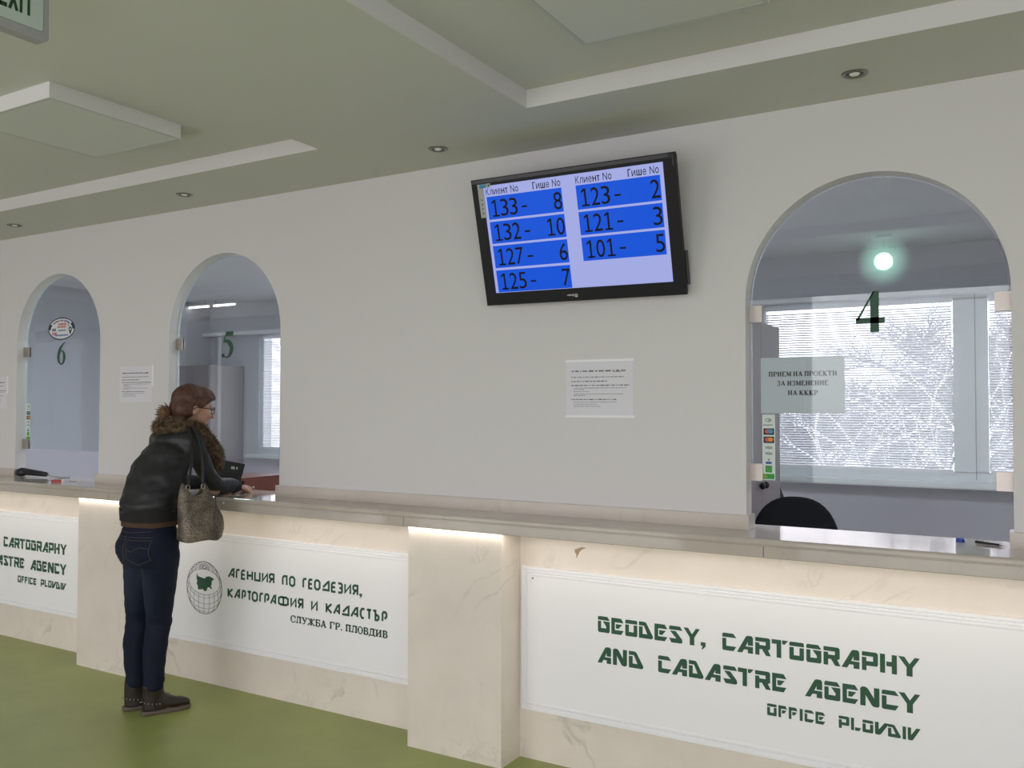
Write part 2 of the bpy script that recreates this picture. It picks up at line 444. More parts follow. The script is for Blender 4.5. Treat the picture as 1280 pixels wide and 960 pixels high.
ring = lambda x: [Vector((x, y, z)) for y, z in slab_profile()]
loft(bm, [ring(sx0), ring(sx1)])
cs = tag(obj('countertop', bm, M['slab']), 'long polished stone countertop running under all the arches', 'countertop')
bm = bmesh.new()
for x in (-2.53, -4.72, -.86): box(bm, x-.0012, x+.0012, 3.2942, 3.2947, 1.026, 1.066)
obj('slab_joint', bm, M['greyink'], cs)
obj('light_strip', bx(-7.0, .2, 3.3115, 3.3225, 1.0305, 1.0338), mat('strip_lens', (.9,.88,.8), .5, emit=(1,.90,.76), es=3), cs)
# chip and stain on the right front
bm = bmesh.new()
pts = [(-1.735,.955),(-1.715,.962),(-1.70,.968),(-1.68,.965),(-1.70,.957),(-1.712,.945),(-1.722,.925),(-1.728,.915),(-1.727,.932),(-1.735,.945)]
for q in (pts[:4]+pts[4:6]+pts[9:], pts[5:]):
    A = [bm.verts.new((x, 3.4893, z)) for x, z in q]; B = [bm.verts.new((x, 3.4899, z)) for x, z in q]; n = len(q)
    bm.faces.new(A); bm.faces.new(B[::-1])
    for k in range(n): bm.faces.new((A[k], B[k], B[(k+1)%n], A[(k+1)%n]))
obj('chipped_patch', bm, mat('chip_brown', (.36,.27,.17), .8), fr[2])['label'] = 'brown chipped spot'

# ------------------------------------------------------------------ lettering tools
def plane_map(o, ax, az, ay):
    o, ax, az, ay = Vector(o), Vector(ax), Vector(az), Vector(ay)
    return lambda u, v, d=0: o+ax*u+az*v+ay*d
def poly3(bm, pts, f, d0, d1, mi=0):
    """polygon in plane coordinates, given a little thickness"""
    A = [bm.verts.new(f(u, v, d1)) for u, v in pts]; B = [bm.verts.new(f(u, v, d0)) for u, v in pts]
    n = len(A); fs = [bm.faces.new(A), bm.faces.new(B[::-1])]
    for j in range(n): fs.append(bm.faces.new((A[j], B[j], B[(j+1)%n], A[(j+1)%n])))
    for q in fs: q.material_index = mi
def rect3(bm, l, r, b, t, f, d0, d1, mi=0): poly3(bm, [(l,b),(r,b),(r,t),(l,t)], f, d0, d1, mi)
GL = {
'G': [[(0,.77),(0,.93),(.07,1),(.8,1),(1,.77)], [(0,.70),(.27,.70),(.27,.27),(.70,.27),(.70,.40),(.42,.70),(1,.70),(1,.08),(.93,0),(.08,0),(0,.08)]],
'E': [[(0,0),(.8,0),(1,.26),(.28,.26),(.28,.74),(1,.74),(.8,1),(0,1)], [(.37,.36),(.60,.36),(.88,.63),(.37,.63)]],
'O': [[(0,.77),(0,.93),(.07,1),(.93,1),(1,.93),(1,.77)], [(0,.70),(.3,.70),(.3,.26),(.7,.26),(.7,.70),(1,.70),(1,.07),(.93,0),(.07,0),(0,.07)]],
'D': [[(0,.77),(0,1),(.40,1),(.52,.95),(1,.16),(.98,.05),(.9,0),(0,0),(0,.70),(.26,.70),(.26,.26),(.60,.26),(.36,.77)]],
'S': [[(0,.77),(0,.93),(.07,1),(.82,1),(1,.77)], [(.06,.70),(.5,.70),(.97,.24),(1,.08),(.92,0),(.16,0),(0,.26),(.55,.26)]],
'Y': [[(0,1),(.28,1),(.52,.64),(.76,1),(1,1),(.66,.46),(.66,0),(.38,0),(.38,.46)]],
'C': [[(0,.77),(0,.93),(.07,1),(.78,1),(1,.77)], [(0,.70),(.28,.70),(.28,.26),(1,.26),(.8,0),(.07,0),(0,.07)]],
'A': [[(0,0),(.32,0),(.44,.2),(.68,.2),(.68,0),(1,0),(1,.38),(.54,.38),(.68,.64),(.68,.45),(1,.45),(1,.9),(.92,1),(.66,1),(.56,.94)]],
'N': [[(0,0),(.28,0),(.28,.58),(.62,.05),(.74,0),(.92,0),(1,.08),(1,1),(.72,1),(.72,.45),(.40,.93),(.28,1),(.1,1),(0,.9)]],
'R': [[(0,.77),(0,1),(.9,1),(1,.92),(1,.42),(.92,.34),(.84,.34),(1.04,0),(.72,0),(.46,.34),(.28,.34),(.28,0),(0,0),(0,.70),(.28,.70),(.28,.57),(.70,.57),(.70,.77)]],
'T': [[(0,.76),(0,1),(.58,1),(.58,0),(.30,0),(.30,.76)], [(.64,1),(1,1),(.8,.78),(.64,.78)]],
'P': [[(0,.77),(0,1),(.9,1),(1,.92),(1,.34),(.92,.26),(.28,.26),(.28,0),(0,0),(0,.70),(.28,.70),(.28,.50),(.70,.50),(.70,.77)]],
'H': [[(0,0),(.3,0),(.3,1),(0,1)], [(.7,0),(1,0),(1,1),(.7,1),(.7,.62),(.38,.62),(.38,.38),(.7,.38)]],
'F': [[(0,0),(.3,0),(.3,.74),(1,.74),(.8,1),(0,1)], [(.4,.36),(.66,.36),(.92,.62),(.4,.62)]],
'I': [[(0,0),(1,0),(1,1),(0,1)]],
'L': [[(0,0),(.3,0),(.3,1),(0,1)], [(.40,0),(.82,0),(1,.26),(.40,.26)]],
'V': [[(0,1),(.26,1),(.26,.42),(.68,1),(1,1),(.42,.07),(.30,0),(.08,0),(0,.08)]],
',': [[(0,1),(1,1),(1,.45),(.35,0),(.15,0),(.42,.5),(0,.5)]],
}
def glyphs(bm, items, b, t, f, d0, d1):
    for ch, l, r in items:
        bb, tt = (b-(t-b)*.16, b+(t-b)*.26) if ch == ',' else (b, t)
        for pl in GL[ch]: poly3(bm, [(l+(r-l)*u, bb+(tt-bb)*v) for u, v in pl], f, d0, d1)
# stroke letters
def ring_pts(cx=.5, cy=.5, rx=.5, ry=.5, k=.28):
    l, r, b, t = cx-rx, cx+rx, cy-ry, cy+ry; q = k
    return [(l+q*2*rx,t),(r-q*2*rx,t),(r,t-q*2*ry*.7),(r,b+q*2*ry*.7),(r-q*2*rx,b),(l+q*2*rx,b),(l,b+q*2*ry*.7),(l,t-q*2*ry*.7),(l+q*2*rx,t)]
SG = {
'А': [[(0,0),(.72,.93),(1,1),(1,0)], [(.5,.30),(1,.30)]],
'Г': [[(0,0),(0,.78),(.25,.98),(1,1)]],
'Е': [[(1,1),(.25,.98),(0,.78),(0,0),(1,0)], [(0,.5),(.9,.5)]],
'Н': [[(0,0),(0,1)], [(1,0),(1,1)], [(0,.5),(1,.5)]],
'Ц': [[(0,1),(0,.05),(1,.05)], [(1,1),(1,-.08)]],
'И': [[(0,1),(0,.1),(1,.95),(1,0)]],
'Я': [[(1,0),(1,1),(.25,1),(.02,.85),(.02,.62),(.25,.46),(1,.46)], [(.55,.46),(0,0)]],
'П': [[(0,0),(0,.78),(.25,.98),(1,1),(1,0)]],
'О': [ring_pts()],
'Д': [[(.12,.34),(.8,.93),(1,1),(1,.06),(0,.06)]],
'З': [[(0,1),(.75,1),(1,.88),(1,.62),(.75,.5),(.3,.5)], [(.75,.5),(1,.38),(1,.12),(.75,0),(0,0)]],
'К': [[(0,0),(0,1)], [(1,1),(.12,.5),(1,0)]],
'Р': [[(0,0),(0,.82),(.25,1),(.75,1),(1,.84),(1,.52),(.75,.36),(.5,.36)]],
'Т': [[(-.12,.90),(.1,1),(1.15,1)], [(.55,1),(.55,0)]],
'Ф': [ring_pts(.5,.5,.5,.44,.22), [(.5,-.06),(.5,1.06)]],
'С': [[(1,1),(.35,1),(0,.72),(0,.28),(.35,0),(.85,0)]],
'Ъ': [[(0,.92),(.12,1),(.4,1),(.4,0),(.8,0),(1,.14),(1,.40),(.8,.54),(.4,.54)]],
}
SS = {   # slab-serif capitals: strokes (pts, weight) and serifs added at free vertical ends
'С': ([ring_pts()[1:8][::1]], [(1,.62,1,1.02)]),
}
def stroke(bm, pts, w, f, d0, d1, wy=None):
    """mitred stroke polygon along pts (already in metres)"""
    P = [Vector((p[0], p[1])) for p in pts]; closed = (P[0]-P[-1]).length < 1e-6
    if closed: P = P[:-1]
    n = len(P); A, B = [], []
    for i, p in enumerate(P):
        a = P[i-1] if (i > 0 or closed) else None; b = P[(i+1)%n] if (i < n-1 or closed) else None
        d1_ = (p-a).normalized() if a is not None else None; d2_ = (b-p).normalized() if b is not None else None
        if d1_ is None: d1_ = d2_
        if d2_ is None: d2_ = d1_
        n1 = Vector((-d1_.y, d1_.x)); n2 = Vector((-d2_.y, d2_.x)); m = (n1+n2)
        m = m.normalized() if m.length > .05 else n1
        k = min(1/max(.3, m.dot(n1)), 1.8)
        A.append(p+m*w*.5*k); B.append(p-m*w*.5*k)
    rng = range(n) if closed else range(n-1)
    for i in rng:
        j = (i+1) % n
        poly3(bm, [(q.x, q.y) for q in (A[i], B[i], B[j], A[j])], f, d0, d1)
def stroke_text(bm, items, b, t, w, f, d0, d1):
    for ch, l, r in items:
        if ch in ',.':
            if ch == '.': rect3(bm, l, r, b, b+(t-b)*.2, f, d0, d1)
            else: poly3(bm, [(l+(r-l)*u, b-(t-b)*.18+(t-b)*.42*v) for u, v in GL[','][0]], f, d0, d1)
            continue
        for pl in SG[ch]:
            h = w/2
            stroke(bm, [(l+h+(r-l-w)*u, b+h*.6+(t-b-w*.6)*v) for u, v in pl], w, f, d0, d1)
SERIF = {   # strokes (thick flag), serif bars (x0,x1,y)
'С': ([(0,[(.95,.66),(.8,.92),(.5,1),(.2,.92),(0,.7)]),(1,[(.06,.75),(.04,.5),(.06,.25)]),(0,[(0,.3),(.2,.08),(.5,0),(.8,.08),(1,.3)])], [('v',.97,.62,1)]),
'Л': ([(0,[(.22,.02),(.30,.6),(.34,.96),(.86,.96)]),(1,[(.82,0),(.82,1)])], [(0,.42,0),(.62,1,0),(.2,1,1)]),
'У': ([(1,[(.15,1),(.55,.38)]),(0,[(.88,1),(.5,.1),(.2,0)])], [(0,.4,1),(.66,1,1)]),
'Ж': ([(1,[(.5,0),(.5,1)]),(0,[(.08,1),(.45,.5),(.05,0)]),(0,[(.92,1),(.55,.5),(.95,0)])], [(.34,.66,0),(.34,.66,1),(0,.2,0),(.8,1,0),(0,.2,1),(.8,1,1)]),
'Б': ([(1,[(.2,0),(.2,1)]),(0,[(.2,.97),(.9,.97)]),(0,[(.2,.55),(.7,.55),(.92,.42)]),(1,[(.86,.46),(.86,.12)]),(0,[(.92,.14),(.7,.03),(.2,.03)])], [(0,.4,0),(0,.4,1),('v',.9,.72,1)]),
'А': ([(0,[(.14,0),(.5,1)]),(1,[(.48,1),(.84,0)]),(0,[(.25,.32),(.74,.32)])], [(0,.32,0),(.64,1,0)]),
'Г': ([(1,[(.2,0),(.2,1)]),(0,[(.2,.97),(.95,.97)])], [(0,.42,0),(0,.3,1),('v',.93,.66,1)]),
'Р': ([(1,[(.2,0),(.2,1)]),(0,[(.2,.97),(.7,.97),(.92,.84)]),(1,[(.86,.88),(.86,.58)]),(0,[(.92,.6),(.7,.46),(.2,.46)])], [(0,.45,0),(0,.3,1)]),
'П': ([(1,[(.2,0),(.2,1)]),(1,[(.8,0),(.8,1)]),(0,[(.2,.97),(.8,.97)])], [(0,.4,0),(.6,1,0),(0,1,1)]),
'О': ([(0,[(.08,.72),(.25,.93),(.5,1),(.75,.93),(.92,.72)]),(1,[(.08,.74),(.05,.5),(.08,.26)]),(1,[(.92,.74),(.95,.5),(.92,.26)]),(0,[(.08,.28),(.25,.07),(.5,0),(.75,.07),(.92,.28)])], []),
'В': ([(1,[(.2,0),(.2,1)]),(0,[(.2,.97),(.68,.97),(.86,.86)]),(1,[(.80,.9),(.80,.62)]),(0,[(.2,.53),(.7,.53),(.92,.42)]),(1,[(.86,.46),(.86,.12)]),(0,[(.92,.14),(.7,.03),(.2,.03)])], [(0,.4,0),(0,.4,1)]),
'Д': ([(0,[(.22,.08),(.34,.9)]),(1,[(.76,.05),(.76,1)]),(0,[(.3,.97),(.8,.97)]),(0,[(.02,.06),(.98,.06)]),(0,[(.05,.1),(.05,-.16)]),(0,[(.95,.1),(.95,-.16)])], [(.22,1,1)]),
'И': ([(1,[(.2,0),(.2,1)]),(1,[(.8,0),(.8,1)]),(0,[(.24,.2),(.76,.8)])], [(0,.4,0),(.6,1,0),(0,.4,1),(.6,1,1)]),
'Е': ([(1,[(.2,0),(.2,1)]),(0,[(.2,.97),(.9,.97)]),(0,[(.2,.03),(.92,.03)]),(0,[(.2,.52),(.66,.52)])], [(0,.4,0),(0,.4,1),('v',.9,.72,1),('v',.93,0,.28)]),
'М': ([(0,[(.14,0),(.14,1)]),(1,[(.14,1),(.5,.12)]),(0,[(.5,.12),(.84,1)]),(1,[(.86,0),(.86,1)])], [(0,.3,0),(.68,1,0),(0,.24,1),(.78,1,1)]),
'Н': ([(1,[(.2,0),(.2,1)]),(1,[(.8,0),(.8,1)]),(0,[(.2,.5),(.8,.5)])], [(0,.4,0),(.6,1,0),(0,.4,1),(.6,1,1)]),
'К': ([(1,[(.2,0),(.2,1)]),(0,[(.84,1),(.3,.5)]),(1,[(.36,.56),(.84,0)])], [(0,.42,0),(0,.42,1),(.64,1,0),(.66,1,1)]),
'Т': ([(1,[(.5,0),(.5,1)]),(0,[(.04,.97),(.96,.97)])], [(.28,.72,0),('v',.05,.68,1),('v',.95,.68,1)]),
'З': ([(0,[(.06,.78),(.2,.95),(.5,1),(.78,.93)]),(1,[(.78,.92),(.80,.64)]),(0,[(.82,.66),(.65,.53),(.35,.53)]),(1,[(.84,.45),(.86,.12)]),(0,[(.9,.18),(.65,.02),(.35,0),(.1,.08),(.0,.24)])], []),
}
def serif_text(bm, items, b, t, f, d0, d1, wt=.24, ht=.11, unit=None):
    H = t-b
    for ch, l, r in items:
        if ch == '.': rect3(bm, l, r, b, b+H*.2, f, d0, d1); continue
        st, se = SERIF[ch]; Wd = r-l
        for thick, pl in st:
            stroke(bm, [(l+Wd*u, b+H*v) for u, v in pl], H*(wt if thick else ht), f, d0, d1)
        for s in se:
            if s[0] == 'v': rect3(bm, l+Wd*s[1]-H*ht*.5, l+Wd*s[1]+H*ht*.5, b+H*s[2], b+H*s[3], f, d0, d1)
            else:
                y = b+H*s[2]; y0, y1 = (y, y+H*ht) if s[2] == 0 else (y-H*ht, y)
                rect3(bm, l+Wd*s[0], l+Wd*s[1], y0, y1, f, d0, d1)
def font_text(bm, body, l, r, b, t, f, d0, d1, bold=0, mi=0):
    cu = bpy.data.curves.new('t', 'FONT'); cu.body = body; cu.size = 1; cu.offset = bold; cu.resolution_u = 4
    o = bpy.data.objects.new('t', cu); C.objects.link(o)
    dg = bpy.context.evaluated_depsgraph_get()
    me = bpy.data.meshes.new_from_object(o.evaluated_get(dg))
    bpy.data.objects.remove(o); bpy.data.curves.remove(cu)
    xs_ = [v.co.x for v in me.vertices]; ys_ = [v.co.y for v in me.vertices]
    if not xs_: return
    xa, xb, ya, yb = min(xs_), max(xs_), min(ys_), max(ys_)
    if r is None: r = l+(xb-xa)*(t-b)/(yb-ya)
    vs = [bm.verts.new(f(l+(v.co.x-xa)/(xb-xa)*(r-l), b+(v.co.y-ya)/(yb-ya)*(t-b), d1)) for v in me.vertices]
    for p in me.polygons:
        try: q = bm.faces.new([vs[i] for i in p.vertices]); q.material_index = mi
        except ValueError: pass
    bpy.data.meshes.remove(me)
def brush(bm, pts, f, d0, d1, n=5, mi=0):
    """calligraphic stroke: (x, y, width) smoothed with Catmull-Rom"""
    Q = []
    P = [pts[0]]+list(pts)+[pts[-1]]
    for i in range(1, len(P)-2):
        for k in range(n):
            t = k/n
            Q.append([.5*((2*P[i][c])+(-P[i-1][c]+P[i+1][c])*t+(2*P[i-1][c]-5*P[i][c]+4*P[i+1][c]-P[i+2][c])*t*t+(-P[i-1][c]+3*P[i][c]-3*P[i+1][c]+P[i+2][c])*t**3) for c in range(3)])
    Q.append(list(pts[-1]))
    A, B = [], []
    for i, q in enumerate(Q):
        a, b = Q[max(0, i-1)], Q[min(len(Q)-1, i+1)]
        d = Vector((b[0]-a[0], b[1]-a[1])).normalized(); nn = Vector((-d.y, d.x))*q[2]*.5
        A.append((q[0]+nn.x, q[1]+nn.y)); B.append((q[0]-nn.x, q[1]-nn.y))
    for i in range(len(Q)-1): poly3(bm, [A[i], B[i], B[i+1], A[i+1]], f, d0, d1, mi)
def disc(bm, cx, cy, rx, ry, f, d0, d1, n=28, mi=0): poly3(bm, [(cx+rx*math.cos(2*PI*i/n), cy+ry*math.sin(2*PI*i/n)) for i in range(n)], f, d0, d1, mi)
def annulus(bm, cx, cy, rx, ry, w, f, d0, d1, n=48, a0=0, a1=2*PI, mi=0):
    for i in range(n):
        t0, t1 = a0+(a1-a0)*i/n, a0+(a1-a0)*(i+1)/n
        poly3(bm, [(cx+rx*math.cos(t0), cy+ry*math.sin(t0)), (cx+rx*math.cos(t1), cy+ry*math.sin(t1)),
                   (cx+(rx-w)*math.cos(t1), cy+(ry-w)*math.sin(t1)), (cx+(rx-w)*math.cos(t0), cy+(ry-w)*math.sin(t0))], f, d0, d1, mi)

# ------------------------------------------------------------------ sign boards on the counter
def sign_board(label, x0, x1):
    z0, z1 = .220, .862; yb = 3.4895; yf = 3.4765
    r = thing('sign_board', label, 'sign', ((x0+x1)/2, yb, z0), 'white sign boards on the counter front')
    obj('board', bx(x0+.03, x1-.03, yf, yb, z0+.03, z1-.03), M['panel'], r)
    prof = [(0,yb),(0,.010),(.002,.014),(.012,.014),(.015,.0085),(.018,.0085),(.019,.0125),(.0255,.0125),(.0285,.0075),(.0315,.0075),(.0325,.0150),(.039,.0145),(.041,.0130)]
    bm = bmesh.new(); loops = []
    for d, h in prof:
        y = yb if h == yb else yb-h
        loops.append([bm.verts.new(p) for p in ((x0+d,y,z0+d),(x1-d,y,z0+d),(x1-d,y,z1-d),(x0+d,y,z1-d))])
    for A, B in zip(loops, loops[1:]):
        for j in range(4): bm.faces.new((A[j], A[(j+1)%4], B[(j+1)%4], B[j]))
    obj('moulding', bm, M['panel'], r)
    return r
def lettering(r, bm, name='lettering', m=None): return obj(name, bm, m or M['green'], r)
FP = plane_map((0,3.4765,0), (1,0,0), (0,0,1), (0,-1,0))
L1 = [('G',-1.617,-1.562),('E',-1.554,-1.498),('O',-1.490,-1.436),('D',-1.428,-1.366),('E',-1.359,-1.303),('S',-1.295,-1.238),('Y',-1.233,-1.165),(',',-1.161,-1.141),
      ('C',-1.072,-1.016),('A',-1.013,-.950),('R',-.941,-.883),('T',-.877,-.815),('O',-.810,-.756),('G',-.747,-.692),('R',-.684,-.626),('A',-.620,-.557),('P',-.548,-.493),('H',-.486,-.429),('Y',-.424,-.353)]
L2 = [('A',-1.619,-1.556),('N',-1.547,-1.483),('D',-1.474,-1.409),('C',-1.343,-1.287),('A',-1.284,-1.219),('D',-1.211,-1.150),('A',-1.145,-1.080),('S',-1.069,-1.013),('T',-1.010,-.948),('R',-.942,-.884),('E',-.876,-.822),
      ('A',-.753,-.690),('G',-.682,-.625),('E',-.617,-.562),('N',-.555,-.489),('C',-.481,-.424),('Y',-.424,-.353)]
L3 = [('O',-.896,-.860),('F',-.853,-.820),('F',-.814,-.781),('I',-.773,-.762),('C',-.755,-.720),('E',-.715,-.680),('P',-.631,-.594),('L',-.588,-.553),('O',-.548,-.511),('V',-.505,-.457),('D',-.461,-.418),('I',-.412,-.401),('V',-.395,-.353)]
def latin_board(r, dx):
    e0, e1 = 0.0002, .0012
    sh = lambda it: [(c, l+dx, q+dx) for c, l, q in it]
    for it, b, t in ((L1, .614, .682), (L2, .484, .553), (L3, .387, .432)):
        bm = bmesh.new(); glyphs(bm, sh(it), b, t, FP, e0, e1); lettering(r, bm)
B3 = sign_board('white board with green English office name below glass 4', -1.999, .27)
latin_board(B3, 0)
bm = bmesh.new(); disc(bm, -1.939, .811, .004, .004, FP, .0002, .002); obj('screw_cap', bm, M['greyink'], B3)
B1 = sign_board('white board with green English name, cut off at the left edge', -7.05, -5.052)
latin_board(B1, -5.048)
B2 = sign_board('white board with green Cyrillic name and globe emblem beside the woman', -4.538, -2.524)
bm = bmesh.new(); e0, e1 = .0002, .0012
C1 = [('А',-3.901,-3.849),('Г',-3.838,-3.803),('Е',-3.797,-3.760),('Н',-3.751,-3.703),('Ц',-3.693,-3.645),('И',-3.635,-3.588),('Я',-3.583,-3.540),('П',-3.484,-3.443),('О',-3.432,-3.387),
      ('Г',-3.335,-3.301),('Е',-3.295,-3.260),('О',-3.253,-3.208),('Д',-3.200,-3.145),('Е',-3.136,-3.099),('З',-3.092,-3.055),('И',-3.046,-2.999),('Я',-2.992,-2.952),(',',-2.945,-2.928)]
C2 = [('К',-3.902,-3.857),('А',-3.850,-3.803),('Р',-3.790,-3.756),('Т',-3.746,-3.714),('О',-3.711,-3.664),('Г',-3.653,-3.620),('Р',-3.615,-3.577),('А',-3.572,-3.526),('Ф',-3.512,-3.433),('И',-3.421,-3.376),('Я',-3.368,-3.327),
      ('И',-3.273,-3.226),('К',-3.171,-3.125),('А',-3.120,-3.073),('Д',-3.064,-3.010),('А',-3.004,-2.952),('С',-2.942,-2.906),('Т',-2.897,-2.866),('Ъ',-2.859,-2.815),('Р',-2.801,-2.765)]
C3 = [('С',-3.416,-3.384),('Л',-3.380,-3.342),('У',-3.338,-3.300),('Ж',-3.296,-3.246),('Б',-3.241,-3.208),('А',-3.205,-3.166),('Г',-3.142,-3.110),('Р',-3.104,-3.073),('.',-3.067,-3.059),
      ('П',-3.035,-3.000),('Л',-2.997,-2.958),('О',-2.953,-2.923),('В',-2.917,-2.886),('Д',-2.882,-2.843),('И',-2.839,-2.800),('В',-2.794,-2.764)]
stroke_text(bm, C1, .621, .674, .0115, FP, e0, e1); lettering(B2, bm)
bm = bmesh.new(); stroke_text(bm, C2, .510, .562, .0115, FP, e0, e1); lettering(B2, bm); bm = bmesh.new()
serif_text(bm, C3, .432, .467, FP, e0, e1, wt=.26, ht=.15)
lettering(B2, bm)
# globe emblem
gx, gz, grx, grz = -4.095, .5425, .148, .150
bm = bmesh.new()
annulus(bm, gx, gz, grx, grz, .003, FP, e0, e1, 64)
tilt = math.radians(38)
def gproj(lat, lon):
    x = math.cos(lat)*math.sin(lon); y = math.cos(lat)*math.cos(lon); z = math.sin(lat)
    y, z = y*math.cos(tilt)+z*math.sin(tilt), -y*math.sin(tilt)+z*math.cos(tilt)
    return (gx+grx*.99*x, gz+grz*.99*z, y)
def in_map(p): return ((p[0]-gx)/.128)**2+((p[1]-.575)/.072)**2 < 1
def gline(fn, n=60, w=.0016):
    prev = None
    for i in range(n+1):
        q = fn(i/n); ok = q[2] > 0 and not in_map(q)
        if ok and prev is not None:
            stroke(bm, [prev[:2], q[:2]], w, FP, e0, e1)
        prev = q if ok else None
for la in range(-60, 90, 15): gline(lambda t, la=la: gproj(math.radians(la), -PI+2*PI*t), 90)
for lo in range(0, 360, 18): gline(lambda t, lo=lo: gproj(math.radians(-90+176*t), math.radians(lo)))
annulus(bm, gx, .575, .130, .074, .0022, FP, e0, e1, 48)
obj('globe_emblem', bm, M['greyink'], B2)
bm = bmesh.new()
bg = [(-4.159,.611),(-4.155,.618),(-4.150,.604),(-4.128,.600),(-4.105,.597),(-4.092,.594),(-4.078,.606),(-4.060,.611),(-4.040,.608),(-4.018,.602),(-4.016,.594),(-4.030,.590),(-4.034,.578),(-4.032,.566),(-4.041,.560),(-4.030,.545),(-4.036,.541),(-4.050,.549),(-4.066,.548),(-4.070,.536),(-4.078,.525),(-4.092,.523),(-4.104,.534),(-4.122,.530),(-4.145,.528),(-4.147,.548),(-4.158,.560),(-4.152,.575),(-4.158,.588)]
poly3(bm, bg, FP, e0, e1+.0003); obj('country_map', bm, M['green'], B2)

# ------------------------------------------------------------------ glass screens in the arches
GY = 3.592
def clamp(r, x, z, side):
    bm = bmesh.new(); w = .026
    box(bm, x-w, x+w, GY-.012, GY-.0045, z-.034, z+.034)
    box(bm, x-w, x+w, GY+.0045, GY+.012, z-.034, z+.034)
    xe = x+side*w
    box(bm, min(xe, xe+side*.012), max(xe, xe+side*.012), GY-.016, GY+.016, z-.034, z+.034)
    obj('glass_clamp', bm, M['steel'], r, bevel=.0018)
def glass_screen(label, a, b):
    g = .009; a2, b2 = a+g, b-g
    r = thing('glass_screen', label, 'glass screen', ((a+b)/2, GY, 1.284), 'arched glass screens')
    P = [(a2,1.284),(b2,1.284)]+[(x, z) for x, z in arch_pts(a2, b2, 48, top=AR_TOP-g)][::-1]
    bm = bmesh.new()
    A = [bm.verts.new((x, GY-.004, z)) for x, z in P]; B = [bm.verts.new((x, GY+.004, z)) for x, z in P]
    bm.faces.new(A); bm.faces.new(B[::-1]); n = len(A)
    for j in range(n): bm.faces.new((A[j], B[j], B[(j+1)%n], A[(j+1)%n])).material_index = 1
    obj('pane', bm, [M['screen_glass'], M['glass_edge']], r)
    for x, s in ((a+.027, -1), (b-.027, 1)):
        for z in (1.960, 1.318): clamp(r, x, z, s)
    return r
FG = plane_map((0, GY-.0042, 0), (1,0,0), (0,0,1), (0,-1,0))
def N(l, b, w, h): return lambda pts: [(l+w*p[0], b+h*p[1])+tuple(q*w for q in p[2:]) for p in pts]
G6 = glass_screen('arched glass screen with green numeral 6 and oval sticker', *ARCHES[0])
G5 = glass_screen('arched glass screen with green numeral 5 behind the woman', *ARCHES[1])
G4 = glass_screen('arched glass screen with green numeral 4 at right', *ARCHES[2])
q0, q1 = .0001, .0006
bm = bmesh.new(); T = N(-.577, 1.868, .104, .157)
poly3(bm, T([(0,.22),(0,.36),(.60,1),(.80,1),(.80,.36),(1,.36),(1,.22),(.80,.22),(.80,0),(.50,0),(.50,.22)])[:0] or T([(0,.22),(1,.22),(1,.36),(0,.36)]), FG, q0, q1)
poly3(bm, T([(.50,0),(.80,0),(.80,1),(.60,1),(.50,.84)]), FG, q0, q1)
poly3(bm, T([(0,.30),(.10,.30),(.66,1),(.60,1)]), FG, q0, q1)
obj('numeral', bm, M['green'], G4)
bm = bmesh.new(); T = N(-4.097, 1.867, .100, .152)
poly3(bm, T([(.36,1),(1,1),(.92,.84),(.30,.84)]), FG, q0, q1)
poly3(bm, T([(.36,1),(.44,1),(.24,.62),(.14,.60)]), FG, q0, q1)
brush(bm, T([(.15,.61,.06),(.40,.645,.20),(.66,.56,.30),(.82,.38,.31),(.74,.16,.26),(.52,.03,.12),(.30,.02,.07),(.14,.07,.10)]), FG, q0, q1)
disc(bm, -4.097+.10*.12, 1.867+.152*.085, .0125, .0115, FG, q0, q1)
obj('numeral', bm, M['green'], G5)
bm = bmesh.new(); T = N(-5.717, 1.864, .100, .155)
brush(bm, T([(.96,.985,.03),(.66,.88,.12),(.36,.68,.25),(.19,.42,.29),(.20,.20,.24),(.40,.03,.10),(.52,.02,.09),(.72,.08,.17),(.84,.27,.28),(.80,.46,.24),(.62,.60,.10),(.46,.58,.06),(.34,.50,.05)]), FG, q0, q1)
obj('numeral', bm, M['green'], G6)
# oval sticker on 6
bm = bmesh.new(); cx, cz = -5.668, 2.108
disc(bm, cx, cz, .150, .077, FG, q0, q1, 40, 0)
annulus(bm, cx, cz, .150, .077, .008, FG, q1, q1+.0003, mi=1)
annulus(bm, cx, cz, .143, .070, .022, FG, q1, q1+.0003, 10, math.radians(150), math.radians(185), 1)
annulus(bm, cx, cz, .143, .070, .022, FG, q1, q1+.0003, 10, math.radians(-5), math.radians(35), 1)
rn = random.Random(3)
for k in range(14):
    t = math.radians(140-k*7.2); disc(bm, cx+.118*math.cos(t), cz+.055*math.sin(t), .006, rn.uniform(.004,.008), FG, q1, q1+.0003, 6, 1)
for k, (l, r_, z, h, mi) in enumerate([(-.035,.055,.030,.014,2),(-.045,.05,.012,.012,2),(-.035,.048,-.012,.008,1),(-.105,-.065,-.006,.018,1),(-.105,-.050,-.032,.018,2),(-.075,.075,-.045,.010,3)]):
    x = l
    while x < r_-.004:
        w = rn.uniform(.006, .011); rect3(bm, cx+x, cx+min(r_, x+w), cz+z-h/2, cz+z+h/2, FG, q1, q1+.0003, mi); x += w+.003
disc(bm, cx+.098, cz-.008, .018, .018, FG, q1, q1+.0003, 18, 1); poly3(bm, [(cx+.082,cz-.014),(cx+.114,cz-.014),(cx+.098,cz-.044)], FG, q1, q1+.0003, 1)
disc(bm, cx+.098, cz-.008, .009, .007, FG, q1+.0003, q1+.0006, 14, 0)
annulus(bm, cx+.084, cz+.026, .015, .012, .004, FG, q1, q1+.0003, 18, .3, 5.6, 1)
obj('oval_sticker', bm, [M['paper'], mat('navy_print', (.02,.03,.06), .6), M['red_print'], M['blue_print']], G6)['label'] = 'white oval sticker with dark ring and red print'
